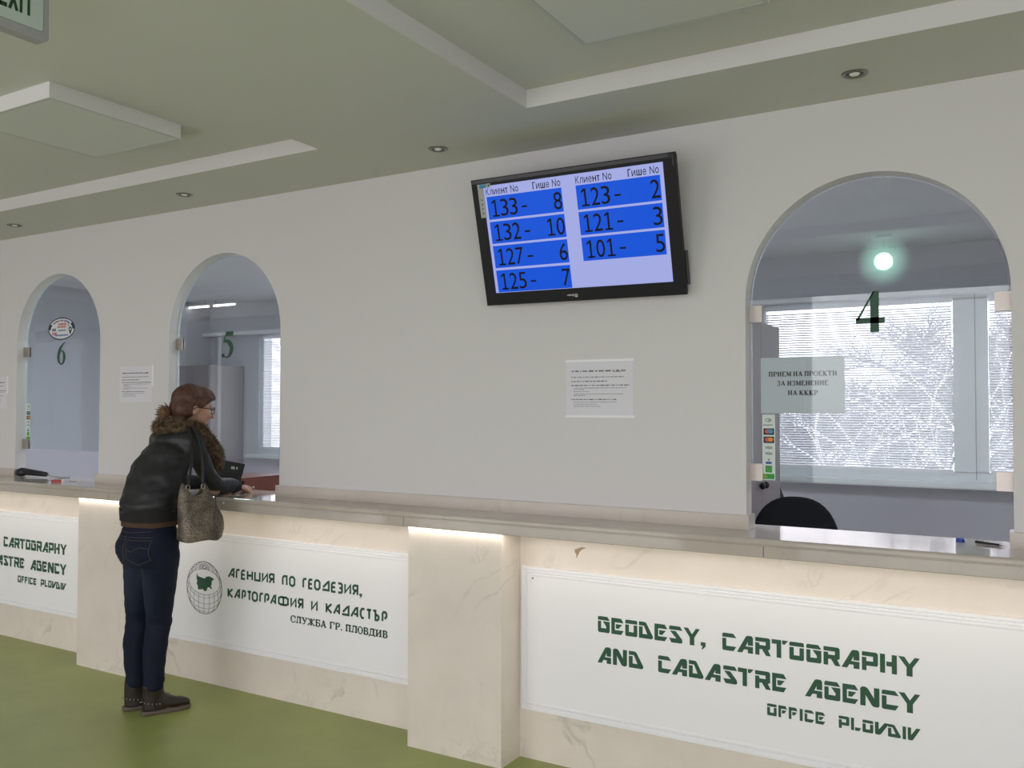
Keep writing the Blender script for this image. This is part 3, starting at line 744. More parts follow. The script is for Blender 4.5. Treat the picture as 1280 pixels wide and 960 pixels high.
# strips of payment stickers
def pay_strip(r, l, w, b, t):
    bm = bmesh.new(); f = FG; H = t-b
    rect3(bm, l, l+w, b, t, f, q0, q1, 0)
    e = q1+.0003
    z = lambda v: t-H*v
    X = lambda u: l+w*u
    # wave mark, two overlapping-circle cards, two word marks, three emblems
    annulus(bm, X(.48), z(.085), w*.24, H*.028, w*.035, f, q1, e, 20, 0, 2*PI, 1)
    for k in range(3): annulus(bm, X(.40+.08*k), z(.085), w*.10, H*.022, w*.03, f, q1, e, 8, -.9, .9, 1)
    for k in range(6): rect3(bm, X(.06+.13*k), X(.06+.13*k+.10), z(.165), z(.152), f, q1, e, 1)
    for v0, c1, c2 in ((.21, 2, 3), (.335, 2, 4)):
        rect3(bm, X(.10), X(.93), z(v0+.10), z(v0), f, q1, e, 1)
        disc(bm, X(.40), z(v0+.046), w*.20, H*.034, f, e, e+.0003, 20, c1); disc(bm, X(.66), z(v0+.046), w*.20, H*.034, f, e+.0003, e+.0006, 20, c2)
    for v0 in (.485, .575): font_text(bm, 'VISA', X(.22), X(.80), z(v0+.04), z(v0), f, q1, e, .02, 1)
    font_text(bm, 'V', X(.40), X(.62), z(.712), z(.668), f, q1, e, .02, 1); rect3(bm, X(.27), X(.72), z(.755), z(.72), f, q1, e, 5)
    rect3(bm, X(.24), X(.76), z(.885), z(.78), f, q1, e, 6); annulus(bm, X(.5), z(.832), w*.14, H*.026, w*.03, f, e, e+.0003, 14, 0, 2*PI, 7)
    rect3(bm, X(.06), X(.94), z(.985), z(.905), f, q1, e, 6); poly3(bm, [(X(.08),z(.97)),(X(.40),z(.97)),(X(.30),z(.912)),(X(.08),z(.912))], f, e, e+.0003, 7)
    obj('payment_sticker', bm, [M['sticker'], M['ink'], M['red_print'], M['cyan_print'], M['orange_print'], M['blue_print'], M['green_print'], M['olive_print']], r)['label'] = 'strip of small card-payment marks'
pay_strip(G4, -.938, .051, 1.288, 1.551)
pay_strip(G6, -6.064, .051, 1.345, 1.600)
# paper sign on the inside of glass 4
FI = plane_map((0, GY+.0048, 0), (1,0,0), (0,0,1), (0,-1,0))
M['thin_paper'] = mat('thin_paper', (.69,.70,.755), .6)
ps = tag(obj('paper_sign', (lambda b_: (rect3(b_, -.945, -.621, 1.557, 1.781, FI, -.0006, -.0001), b_)[1])(bmesh.new()), M['thin_paper']),
         'white paper sign in Cyrillic capitals taped inside glass 4', 'sign')
bm = bmesh.new()
def spaced(words, l, r, gap=.55):
    wd = {'М':1.15,'Ж':1.25,'Т':.9,'Е':.85,'З':.8,'Р':.85,'К':1.0}
    tot = sum(sum(wd.get(c, 1.0) for c in w)+.16*(len(w)-1) for w in words)+gap*(len(words)-1)
    u = (r-l)/tot; x = l; out = []
    for w in words:
        for k, c in enumerate(w):
            out.append((c, x, x+wd.get(c, 1.0)*u)); x += (wd.get(c, 1.0)+(.16 if k < len(w)-1 else 0))*u
        x += gap*u
    return out
for ws, l, r_, zc in ((['ПРИЕМ','НА','ПРОЕКТИ'],-.913,-.650,1.7145),(['ЗА','ИЗМЕНЕНИЕ'],-.880,-.682,1.6775),(['НА','КККР'],-.837,-.722,1.6390)):
    bm = bmesh.new(); serif_text(bm, spaced(ws, l, r_), zc-.0095, zc+.0095, FI, -.0001, .0003, wt=.24, ht=.11); obj('lettering', bm, M['ink'], ps)

# ------------------------------------------------------------------ paper notices on the wall
FW = plane_map((0, WY0, 0), (1,0,0), (0,0,1), (0,-1,0))
def notice(label, l, r, b, t, tape_all, seed):
    rn = random.Random(seed); bm = bmesh.new(); rect3(bm, l, r, b, t, FW, .0003, .0014)
    o = tag(obj('paper_notice', bm, M['paper']), label, 'notice', 'printed notices on the wall')
    w, h = r-l, t-b; bm = bmesh.new(); d0, d1 = .0015, .0019
    def line(u0, u1, v, hh, mi=0):
        x = l+w*u0
        while x < l+w*u1:
            k = rn.choice((2,3,5,6,7,8,9)); 
            for _ in range(k):
                cw = .0028*hh*40*rn.uniform(.8, 1.15)
                if x+cw > l+w*u1: break
                zc = t-h*v; hg = h*hh*.5*rn.uniform(.75,1)
                rect3(bm, x, x+cw*.72, zc-hg, zc+hg, FW, d0, d1, mi); x += cw
            x += .006*hh*40
    line(.09, .90, .185, .028)
    rect3(bm, l+w*.71, l+w*.83, t-h*.207, t-h*.201, FW, d0, d1)
    line(.08,.87,.295,.020,1); line(.08,.62,.372,.020); line(.08,.95,.445,.020)
    for u1, v in ((.90,.492),(.28,.52),(.36,.557),(.86,.603),(.29,.63)): line(.12, u1, v, .012, 1)
    line(.08,.76,.70,.020)
    for u1, v in ((.76,.745),(.48,.785),(.52,.825)): line(.12, u1, v, .012, 1)
    obj('printed_text', bm, [M['ink'], M['greyink']], o)
    bm = bmesh.new(); d0, d1 = .0003, .0022
    if tape_all:
        rect3(bm, l-.004, r+.003, t-.004, t+.006, FW, d0, d1); obj('tape', bm, M['tape'], o); bm = bmesh.new(); rect3(bm, l-.004, r+.006, b-.007, b+.003, FW, d0, d1)
    else:
        rect3(bm, r-.010, r+.008, b+h*.45, t+.004, FW, d0, d1)
    obj('tape', bm, M['tape'], o)
    return o
notice('white printed notice with taped edges below the wall screen', -1.797, -1.473, 1.541, 1.785, True, 1)
notice('white printed notice on the wall between arches 5 and 6', -4.957, -4.636, 1.605, 1.830, False, 2)
notice('white printed notice cut off by the left picture edge', -6.52, -6.196, 1.565, 1.790, False, 5)

# ------------------------------------------------------------------ wall screen
tt = .27
tax, taz = Vector((1,0,0)), Vector((0,-math.sin(tt),math.cos(tt)))
tn = taz.cross(tax)*-1       # towards the viewers?
tn = Vector((0,-math.cos(tt),-math.sin(tt)))
rl = -.009
tax, taz = tax*math.cos(rl)+taz*math.sin(rl), taz*math.cos(rl)-tax*math.sin(rl)
TC = Vector((-1.694, 3.40, 2.326))
tv = thing('wall_screen', 'black flat queue-number screen tilted down from the wall', 'screen', (TC.x, 3.50, TC.z-.28))
FT = plane_map(TC, tax, taz, tn)
bm = bmesh.new()
obox(bm, TC-tn*.024, tax, taz, tn, .475, .280, .018)
obox(bm, TC-tn*.05-taz*.05, tax, taz, tn, .33, .19, .022)
obox(bm, TC-tn*.03+tax*.478-taz*.18, tax, taz, tn, .008, .07, .016)
obj('housing', bm, M['black'], tv, bevel=.006)
bm = bmesh.new()
def fr4(lo, hi, d0, d1, mi=0):
    (ol,orr,ob,ot),(il,ir,ib,it) = lo, hi
    poly3(bm, [(ol,ob),(orr,ob),(ir,ib),(il,ib)], FT, d0, d1); poly3(bm, [(orr,ob),(orr,ot),(ir,it),(ir,ib)], FT, d0, d1)
    poly3(bm, [(orr,ot),(ol,ot),(il,it),(ir,it)], FT, d0, d1); poly3(bm, [(ol,ot),(ol,ob),(il,ib),(il,it)], FT, d0, d1)
fr4((-.483,.483,-.287,.287), (-.430,.430,-.231,.254), -.012, .004)
obj('bezel', bm, M['gloss_black'], tv)
bm = bmesh.new(); poly3(bm, [(-.478,.283),(.478,.283),(.478,.268),(-.478,.268)], FT, .0045, .006); poly3(bm, [(.455,.283),(.476,.283),(.476,.235),(.470,.235),(.470,.268),(.455,.268)], FT, .0045, .006)
obj('bezel_edge', bm, mat('bezel_sheen', (.028,.028,.03), .35), tv)
def emis(name, col, s):
    m = bpy.data.materials.new(name); m.use_nodes = True; nt = m.node_tree; nt.nodes.clear()
    o = nt.nodes.new('ShaderNodeOutputMaterial'); e = nt.nodes.new('ShaderNodeEmission'); g = nt.nodes.new('ShaderNodeBsdfGlossy'); a = nt.nodes.new('ShaderNodeAddShader')
    e.inputs[0].default_value = (*col, 1); e.inputs[1].default_value = s
    g.inputs[0].default_value = (.008,.008,.008,1); g.inputs['Roughness'].default_value = .3
    nt.links.new(e.outputs[0], a.inputs[0]); nt.links.new(g.outputs[0], a.inputs[1]); nt.links.new(a.outputs[0], o.inputs[0]); return m
bm = bmesh.new(); rect3(bm, -.432, .432, -.233, .256, FT, -.012, -.002)
scr = obj('display', bm, emis('display_white', (.36,.40,.76), 1.0), tv)
M['display_blue'] = emis('display_blue', (.005,.085,.66), 1.0); M['display_ink'] = mat('display_ink', (.004,.005,.012), .5, spec=.2)
rows = [(.103,.205),(-.006,.093),(-.117,-.016),(-.229,-.128)]
for k, (b, t) in enumerate(rows):
    for l, r_ in ((-.415,-.0365),(.032,.411))[:2 if k < 3 else 1]:
        bm = bmesh.new(); rect3(bm, l, r_, b, t, FT, -.002, -.0012); obj('number_row', bm, M['display_blue'], scr)
LW = {'К':.64,'л':.62,'и':.64,'е':.60,'н':.64,'т':.50,' ':.34,'N':.75,'o':.61,'Г':.54,'ш':.88}
def heading(body, l, r_, b, t):
    u = (r_-l)/sum(LW[c] for c in body); x = l; H_ = t-b; bm = bmesh.new(); xh = b+H_*.76; q = H_*.13
    for c in body:
        a, e = x+LW[c]*u*.10, x+LW[c]*u*.90; x += LW[c]*u
        R = lambda *k: rect3(bm, *k, FT, -.0012, -.0006)
        if c == 'н': R(a, a+q, b, xh); R(e-q, e, b, xh); R(a, e, b+(xh-b)*.44, b+(xh-b)*.62)
        elif c == 'т': R(a, e, xh-q, xh); R((a+e)/2-q/2, (a+e)/2+q/2, b, xh)
        elif c == 'Г': R(a, a+q, b, t); R(a, e, t-q, t)
        elif c == 'ш': R(a, e, b, b+q); [R(z, z+q, b, xh) for z in (a, (a+e-q)/2, e-q)]
        elif c != ' ': font_text(bm, c, a, e, b, t if c in 'КN' else xh, FT, 0, -.0006)
    obj('column_heading', bm, M['display_ink'], scr)
for l, r_, body in ((-.417,-.245,'Клиент No'),(-.176,-.036,'Гише No'),(.032,.203,'Клиент No'),(.272,.411,'Гише No')): heading(body, l, r_, .2125, .2435)
def digits(body, l, w, b, t, name):
    bm = bmesh.new()
    for k, c in enumerate(body):
        a = l+k*w+w*.08; e = l+(k+1)*w-w*.08; H_ = t-b
        if c == '1':
            m_ = (a+e)/2+w*.02; q = H_*.058
            rect3(bm, m_-q, m_+q, b, t, FT, -.0012, -.0006); rect3(bm, a+w*.07, e-w*.02, b, b+H_*.10, FT, -.0012, -.0006)
            poly3(bm, [(a+w*.08,t-H_*.24),(m_-q,t-H_*.14),(m_-q,t),(m_-q*.6,t),(a+w*.08,t-H_*.13)], FT, -.0012, -.0006)
        else: font_text(bm, c, a, e, b, t, FT, 0, -.0006)
    obj(name, bm, M['display_ink'], scr)
cells = [(0,0,'133-','8'),(1,0,'132-','10'),(2,0,'127-','6'),(3,0,'125-','7'),(0,1,'123-','2'),(1,1,'121-','3'),(2,1,'101-','5')]
for k, c, a, b_ in cells:
    dx = .447*c; b0 = rows[k][0]+.011; t0 = rows[k][0]+.086
    digits(a[:3], -.400+dx, .0475, b0, t0, 'client_number'); bm = bmesh.new()
    rect3(bm, -.240+dx, -.213+dx, b0+.027, b0+.035, FT, -.0012, -.0006); obj('dash', bm, M['display_ink'], scr)
    digits(b_, -.036-.0475*len(b_)+dx, .0475, b0, t0, 'desk_number')
bm = bmesh.new(); rect3(bm, -.452, -.422, .115, .248, FT, .0045, .0055, 0); rect3(bm, -.452, -.384, .246, .264, FT, .0045, .0055, 0)
rect3(bm, -.440, -.408, .247, .263, FT, .0055, .006, 1)
for k in range(4): disc(bm, -.437, .195-.02*k, .003, .004, FT, .0055, .006, 8, 2)
disc(bm, -.392, .255, .004, .004, FT, .0055, .006, 8, 2)
obj('corner_label', bm, [mat('label_grey', (.42,.44,.42), .5), M['cyan_print'], M['ink']], tv)
bm = bmesh.new()
brush(bm, [(-.062,-.262,.004),(-.056,-.258,.003),(-.052,-.263,.003),(-.046,-.258,.004),(-.043,-.263,.003)], FT, .0042, .005)
annulus(bm, -.034, -.261, .006, .005, .0025, FT, .0042, .005, 14); annulus(bm, -.019, -.261, .007, .006, .003, FT, .0042, .005, 14); rect3(bm, -.026, -.012, -.270, -.267, FT, .0042, .005)
obj('maker_mark', bm, mat('mark_silver', (.6,.6,.6), .4), tv)
bm = bmesh.new(); box(bm, -1.84, -1.55, 3.515, 3.529, 2.16, 2.46); box(bm, -1.74, -1.65, 3.47, 3.52, 2.26, 2.36)
obj('wall_bracket', bm, M['darkmetal'], tv)

# ------------------------------------------------------------------ ceiling fittings
def lathe(bm, prof, c, n=32, mi=0):
    c = Vector(c); R = []
    for r, z in prof:
        R.append([bm.verts.new(c+Vector((r*math.cos(2*PI*j/n), r*math.sin(2*PI*j/n), z))) for j in range(n)])
    for A, B in zip(R, R[1:]):
        for j in range(n): bm.faces.new((A[j], A[(j+1)%n], B[(j+1)%n], B[j])).material_index = mi
def downlight(loc, label):
    r = thing('downlight', label, 'ceiling light', loc, 'small round downlights in the ceiling strip')
    bm = bmesh.new(); lathe(bm, [(.030,-.001),(.033,-.005),(.040,-.006),(.045,-.003),(.046,-.0004)], loc)
    obj('trim_ring', bm, M['nickel'], r, smooth=True)
    bm = bmesh.new(); lathe(bm, [(.0305,-.001),(.026,-.0022),(.021,-.0026),(.018,-.0022)], loc); obj('reflector', bm, M['darkmetal'], r, smooth=True)
    bm = bmesh.new(); lathe(bm, [(.0185,-.0022),(.014,-.0065),(.007,-.0085),(.0005,-.009)], loc, 20); obj('bulb', bm, mat('bulb_glass', (.85,.85,.80), .2), r, smooth=True)
    return r
DL = [(-.523,'downlight in the ceiling strip above glass 4'),(-2.323,'downlight in the ceiling strip left of the wall screen'),
      (-4.05,'downlight in the ceiling strip above glass 5'),(-5.695,'downlight in the ceiling strip at the left picture edge')]
d0_ = downlight((DL[0][0], 3.272, ZC), DL[0][1])
for x, l in DL[1:]:
    c = d0_.copy(); C.objects.link(c); c.location.x = x; c['label'] = l
    for ch in d0_.children:
        k = ch.copy(); C.objects.link(k); k.parent = c
def panel_light(x0, x1, y0, y1, label):
    z0, z1 = 2.770, ZR
    r = thing('ceiling_panel_light', label, 'ceiling light', ((x0+x1)/2, (y0+y1)/2, z1), 'square boxed ceiling lights')
    bm = bmesh.new()
    t = .012
    box(bm, x0, x1, y0, y0+t, z0+.0015, z1); box(bm, x0, x1, y1-t, y1, z0+.0015, z1); box(bm, x0, x0+t, y0+t, y1-t, z0+.0015, z1); box(bm, x1-t, x1, y0+t, y1-t, z0+.0015, z1)
    obj('housing', bm, M['frame_white'], r, bevel=.001)
    bm = bmesh.new(); t = .014
    box(bm, x0, x1, y0, y0+t, z0, z0+.001); box(bm, x0, x1, y1-t, y1, z0, z0+.001); box(bm, x0, x0+t, y0+t, y1-t, z0, z0+.001); box(bm, x1-t, x1, y0+t, y1-t, z0, z0+.001)
    obj('rim', bm, mat('rim_grey', (.50,.52,.47), .5), r)
    obj('diffuser', bx(x0+.0145, x1-.0145, y0+.0145, y1-.0145, z0+.0012, z0+.006), M['diffuser'], r)
    return r
panel_light(-3.852, -3.245, 1.99, 2.60, 'square white boxed ceiling light in the left recess')
panel_light(-1.257, -.65, 1.985, 2.592, 'square boxed ceiling light at the top edge right of centre')
# EXIT sign
ex = -2.2
es = thing('exit_sign', 'grey framed hanging EXIT sign at the top left corner', 'sign', (ex, 1.2, ZC))
bm = bmesh.new()
def rrect(a, b, c, d, r, n=5):
    out = []
    for cx, cz, t0 in ((b-r,c+r,-90),(b-r,d-r,0),(a+r,d-r,90),(a+r,c+r,180)):
        for k in range(n+1): t = math.radians(t0+90*k/n); out.append((cx+r*math.cos(t), cz+r*math.sin(t)))
    return out
FE = plane_map((ex,0,0), (0,1,0), (0,0,1), (1,0,0))
poly3(bm, rrect(1.03,1.345,2.528,2.715,.014), FE, -.035, 0)
box(bm, ex-.03, ex-.008, 1.12, 1.26, 2.71, ZC)
obj('housing', bm, mat('sign_grey', (.34,.33,.33), .5), es)
bm = bmesh.new(); poly3(bm, rrect(1.045,1.327,2.551,2.698,.008), FE, .0003, .004)
obj('face_panel', bm, mat('sign_face', (.46,.52,.47), .4), es)
bm = bmesh.new(); b_, t_ = 2.579, 2.641; RR = lambda l, r, b, t: rect3(bm, l, r, b, t, FE, .0042, .0048)
RR(1.212,1.2185,b_,t_); [RR(1.212,1.233,z,z+.011) for z in (b_, b_+.0255, t_-.011)]
stroke(bm, [(1.2395,b_),(1.2585,t_)], .0075, FE, .0042, .0048); stroke(bm, [(1.2585,b_),(1.2395,t_)], .0075, FE, .0042, .0047)
RR(1.265,1.272,b_,t_); RR(1.285,1.292,b_,t_); RR(1.277,1.300,t_-.012,t_)
obj('lettering', bm, mat('dark_green_print', (.008,.05,.012), .6), es)
# frosted globe pendant on the hall side: its reflection shows in glass 4
GX, GYY, GZ = -.86, .70, 2.585
lamp = thing('globe_lamp', 'lit frosted globe lamp hanging from the hall ceiling', 'ceiling light', (GX, GYY, ZC))
bm = bmesh.new(); cyl(bm, (GX,GYY,GZ+.10), (GX,GYY,ZC-.012), .008); lathe(bm, [(.001,-.022),(.05,-.02),(.055,-.0005)], (GX,GYY,ZC)); obj('stem', bm, M['frame_white'], lamp, smooth=True, angle=40)
def shell(col, s, t):
    m = bpy.data.materials.new('frosted_globe'); m.use_nodes = True; nt = m.node_tree; nt.nodes.clear()
    o = nt.nodes.new('ShaderNodeOutputMaterial'); e = nt.nodes.new('ShaderNodeEmission'); g = nt.nodes.new('ShaderNodeBsdfTransparent'); a = nt.nodes.new('ShaderNodeAddShader')
    e.inputs[0].default_value = (*col, 1); e.inputs[1].default_value = s; g.inputs[0].default_value = (t,t,t,1)
    nt.links.new(e.outputs[0], a.inputs[0]); nt.links.new(g.outputs[0], a.inputs[1]); nt.links.new(a.outputs[0], o.inputs[0]); return m
bm = bmesh.new()
for k in range(14): ell(bm, (GX,GYY,GZ), *(3*(.066+.105*(k/13)**1.5,)), None, 28, 18)
obj('frosted_globe', bm, shell((.50,1,.78), .26, .99), lamp, smooth=True)
bm = bmesh.new(); ell(bm, (GX,GYY,GZ), .060, .060, .060, None, 24, 14); obj('bulb', bm, emis('bulb_glow', (.75,1,.88), 18), lamp, smooth=True)

# ------------------------------------------------------------------ back office furniture
cb = thing('office_cabinet', 'grey two-door office cabinet behind the left side of glass 4', 'cabinet', (-1.52, 4.955, 0))
obj('body', bx(-1.76, -1.319, 4.535, 5.375, 0, 2.062), M['cabinet'], cb)
for y0, y1, yh in ((4.538,4.9525,4.915),(4.9575,5.372,4.995)):
    d = obj('door', bx(-1.318, -1.30, y0, y1, .06, 2.058), M['cabinet'], cb, bevel=.0015)
    bm = bmesh.new(); ell(bm, (-1.284, yh, 1.145), .016, .018, .020); cyl(bm, (-1.302, yh, 1.145), (-1.284, yh, 1.145), .006)
    obj('knob', bm, M['black'], d, smooth=True)
def office_chair(x, y, rot, label):
    r = thing('office_chair', label, 'chair', (x, y, 0), 'black office chairs')
    R = Matrix.Rotation(rot, 4, 'Z'); O = Vector((x, y, 0))
    def fin(bm): bmesh.ops.transform(bm, matrix=Matrix.Translation(O) @ R, verts=bm.verts); return bm
    def pts(w, z0, z1):
        P = [(-w*.86, z0+.03), (-w*.80, z0)]+[(w*.80, z0), (w*.86, z0+.03)]
        n = 24; cz = z0+(z1-z0)*.38
        for i in range(n+1):
            t = PI*i/n; c, s = math.cos(t), math.sin(t)
            k = (abs(c)**2.5+abs(s)**2.5)**(-1/2.5)
            P.append((w*c*k, cz+(z1-cz)*s*k))
        return P
    bm = bmesh.new(); P = pts(.225, .62, 1.118); rings = []
    for d, k in ((-.03,.90),(-.022,.975),(0,1),(.022,.975),(.03,.9)):
        rings.append([Vector((u*k, .24+d+(u/.225)**2*-.035+(v-.62)*.10, .85+(v-.85)*k)) for u, v in P])
    loft(bm, rings); obj('backrest', fin(bm), M['fabric'], r, smooth=True, angle=60)
    bm = bmesh.new(); rings = []
    for z, k in ((.42,.88),(.435,.98),(.455,1),(.478,.96),(.487,.85)): rings.append(oval((0,0,z), Vector((1,0,0)), Vector((0,1,0)), .24*k, .235*k, 36, 3.2))
    loft(bm, rings); obj('seat', fin(bm), M['fabric'], r, smooth=True, angle=60)
    bm = bmesh.new(); tube(bm, [(0,.1,.41),(0,.24,.41),(0,.285,.45),(0,.295,.60),(0,.305,.76)], .016); obj('back_support', fin(bm), M['black'], r, smooth=True)
    bm = bmesh.new(); cyl(bm, (0,0,.12), (0,0,.42), .025); cyl(bm, (0,0,.09), (0,0,.25), .035); obj('column', fin(bm), M['black'], r, smooth=True, angle=40)
    bm = bmesh.new()
    for k in range(5):
        t = 2*PI*k/5; cap(bm, (0,0,.12), (.27*math.cos(t), .27*math.sin(t), .075), .03, .016, 10, 3)
    obj('star_base', fin(bm), M['black'], r, smooth=True)
    for k in range(5):
        t = 2*PI*k/5; c = Vector((.27*math.cos(t), .27*math.sin(t), .028)); bm = bmesh.new()
        a = Vector((-math.sin(t), math.cos(t), 0)); cyl(bm, c-a*.022, c+a*.022, .028); cyl(bm, c+Vector((0,0,.02)), c+Vector((0,0,.055)), .008)
        obj('caster', fin(bm), M['black'], r, smooth=True, angle=40)
    return r
office_chair(-1.018, 4.41, math.radians(8), 'black office chair with rounded back behind counter 4')
office_chair(-1.215, 5.93, math.radians(95), 'black office chair mostly hidden beyond the grey cabinet')
# desks behind the counter
def desk(x0, x1, y0, y1, label):
    r = thing('desk', label, 'desk', ((x0+x1)/2, (y0+y1)/2, 0), 'office desks behind the counter')
    obj('desktop', bx(x0, x1, y0, y1, .725, .75), M['cabinet'], r, bevel=.002)
    for x in (x0+.02, x1-.04): obj('side_panel', bx(x, x+.02, y0+.03, y1-.03, 0, .7245), M['cabinet'], r)
    return r
desk(-4.55, -3.3, 3.71, 4.35, 'grey office desk behind counter 5 under the brown drawer box')
db = thing('drawer_box', 'red-brown wooden drawer box behind the counter beside the woman', 'box', (-4.2, 3.9, .75))
obj('carcass', bx(-4.36, -4.068, 3.716, 4.08, .751, 1.152), M['wood'], db, bevel=.003)
for z0, z1 in ((.77,.88),(.893,1.005),(1.018,1.138)):
    d = obj('drawer', bx(-4.067, -4.052, 3.726, 4.07, z0, z1), M['wood'], db, bevel=.002)
    bm = bmesh.new()
    for y in (3.76, 3.785) if z1 > 1.1 else (3.9,):
        ell(bm, (-4.040, y, z1-.045 if z1 > 1.1 else (z0+z1)/2), .011, .009, .009, n=12, m=8); cyl(bm, (-4.053, y, z1-.045 if z1 > 1.1 else (z0+z1)/2), (-4.04, y, z1-.045 if z1 > 1.1 else (z0+z1)/2), .004, n=10)
    obj('knob', bm, M['steel'], d, smooth=True)
# tilted black display at counter 5
ct = thing('counter_display', 'black tilted counter display with white label by the woman\'s hand', 'display', (-4.07, 3.63, 1.092))
tl = math.radians(14); dz = Vector((.10,.0,0))+Vector((0, math.sin(tl), math.cos(tl))); dz.normalize(); dx = Vector((.995,-.05,0)); dx = (dx-dz*dx.dot(dz)).normalized(); dn = dx.cross(dz)*-1
cc = Vector((-4.072,3.628,1.185)); dn = dz.cross(dx) if dz.cross(dx).y > 0 else -dz.cross(dx)
bm = bmesh.new(); obox(bm, cc, dx, dz, dn, .105, .072, .010); obj('casing', bm, M['black'], ct, bevel=.004)
bm = bmesh.new(); box(bm, -4.12, -4.02, 3.60, 3.69, 1.0925, 1.100); obox(bm, cc-dz*.05+dn*.012, dx, dz, dn, .02, .028, .006); obj('stand', bm, M['black'], ct, bevel=.002)
FD = plane_map(cc, dx, dz, -dn)
bm = bmesh.new(); rect3(bm, .018, .050, .030, .046, FD, .0102, .0108); obj('label', bm, M['sticker'], ct)
bm = bmesh.new(); disc(bm, .070, .040, .007, .008, FD, .0102, .0108); obj('round_mark', bm, M['sticker'], ct)
# small black jagged plant-like stand at the right jamb of 5
lamp2 = thing('desk_lamp', 'dark desk lamp peeking past the right jamb of arch 5', 'lamp', (-3.86, 4.22, .75))
bm = bmesh.new(); lathe(bm, [(.001,.0),(.07,.0),(.07,.012),(.012,.02),(.001,.02)], (-3.86,4.22,.7505)); obj('base', bm, M['black'], lamp2, smooth=True, angle=40)
bm = bmesh.new(); tube(bm, [(-3.86,4.22,.765),(-3.86,4.22,1.15),(-3.86,4.22,1.31)], .009); obj('stem', bm, M['black'], lamp2, smooth=True)
bm = bmesh.new()
for k in range(7):
    a = k*.9; cap(bm, (-3.86,4.22,1.18+.006*k), (-3.86+.05*math.cos(a), 4.22+.05*math.sin(a), 1.165+.008*k), .010, .004, 8, 2)
obj('clip', bm, M['black'], lamp2, smooth=True)

def fill_panel(x, y, label, w=.59):  # glowing panels added out of view to brighten the office
    r = thing('office_fill_light', label, 'ceiling light', (x, y, 2.757), 'unseen ceiling panels added to light the office')
    bm = bmesh.new(); t = .012; h = w/2
    for a in ((x-h,x+h,y-h,y-h+t),(x-h,x+h,y+h-t,y+h),(x-h,x-h+t,y-h+t,y+h-t),(x+h-t,x+h,y-h+t,y+h-t)): box(bm, *a, 2.748, 2.7565)
    obj('rim', bm, M['frame_white'], r)
    obj('diffuser', bx(x-h+t, x+h-t, y-h+t, y+h-t, 2.751, 2.7565), mat('fill_glow', (.8,.8,.8), .5, emit=(.84,.91,1), es=OFFICE_FILL), r)
OFFICE_FILL = 17.5
for x, y, l in ((-1.9,4.35,'unseen fill panel added above the black office chair'),(1.2,4.35,'unseen fill panel added at the right end of the office'),
                (-3.0,4.35,'unseen fill panel added above the desk behind counter 5'),(-6.0,4.25,'unseen fill panel added between arches 5 and 6'),(-5.3,5.7,'unseen fill panel added deep in the office behind arch 5')): fill_panel(x, y, l)

for x0, x1, l in ((-8.19,-7.86,'short lit tube lamp at the left, seen through glass 5'),(-7.79,-7.45,'short lit tube lamp at the right, seen through glass 5')):
    r = thing('tube_lamp', l, 'ceiling light', ((x0+x1)/2, 6.7, 2.755), 'tube lamps seen through glass 5')
    bm = bmesh.new(); box(bm, x0, x1, 6.675, 6.725, 2.705, 2.72); [cyl(bm, (x, 6.7, 2.719), (x, 6.7, 2.7585), .006) for x in (x0+.03, x1-.03)]; obj('housing', bm, M['frame_white'], r)
    bm = bmesh.new(); cyl(bm, (x0+.004, 6.7, 2.694), (x1-.004, 6.7, 2.694), .010); obj('tube', bm, mat('tube_glow', (.8,.8,.8), .5, emit=(1,.97,.98), es=3), r, smooth=True, angle=40)
oc = thing('office_cabinet', 'tall grey cabinet far behind glass 5 against the window wall', 'cabinet', (-7.85, 6.75, 0))
obj('body', bx(-8.14, -7.62, 6.52, 6.99, 0, 2.03), M['cabinet'], oc)
for x0, x1, xk in ((-8.135,-7.882,-7.905),(-7.878,-7.625,-7.855)):
    d = obj('door', bx(x0, x1, 6.502, 6.519, .06, 2.026), M['cabinet'], oc, bevel=.0015)
    bm = bmesh.new(); cyl(bm, (xk,6.503,1.1), (xk,6.482,1.1), .010); obj('knob', bm, M['black'], d)

# ------------------------------------------------------------------ small things on the slab
zt = 1.092
bm = bmesh.new()
hs = thing('barcode_scanner', 'black handheld scanner lying on the counter under glass 6', 'scanner', (-5.95, 3.55, zt))
bm = bmesh.new(); ell(bm, (-6.035,3.545,zt+.031), .048, .034, .030); cap(bm, (-6.03,3.545,zt+.038), (-5.80,3.575,zt+.024), .026, .017, 14, 4)
obj('body', remesh(bm, .003, 4), M['black'], hs, smooth=True)
bm = bmesh.new(); ell(bm, (-6.072,3.541,zt+.030), .015, .026, .022); obj('reading_window', bm, mat('smoky_window', (.10,.12,.14), .1), hs, smooth=True)
bm = bmesh.new(); tube(bm, [(-5.79,3.576,zt+.024),(-5.76,3.58,zt+.016),(-5.70,3.60,zt+.004),(-5.66,3.66,zt+.003)], .0028); obj('cable', bm, M['greyink'], hs, smooth=True)
rp = thing('red_lighter', 'small red plastic lighter on the counter under glass 6', 'lighter', (-5.42, 3.42, zt))
bm = bmesh.new(); obox(bm, (-5.422,3.412,zt+.0075), Vector((.62,.78,0)).normalized(), Vector((-.78,.62,0)).normalized(), Vector((0,0,1)), .030, .010, .007); obj('body', bm, M['red_plastic'], rp, bevel=.003)
bm = bmesh.new(); obox(bm, (-5.400,3.4395,zt+.0075), Vector((.62,.78,0)).normalized(), Vector((-.78,.62,0)).normalized(), Vector((0,0,1)), .006, .009, .007); obj('metal_cap', bm, M['steel'], rp, bevel=.002)
kr = thing('key_ring', 'small metal key ring lying right of the red lighter', 'key ring', (-5.352, 3.49, zt))
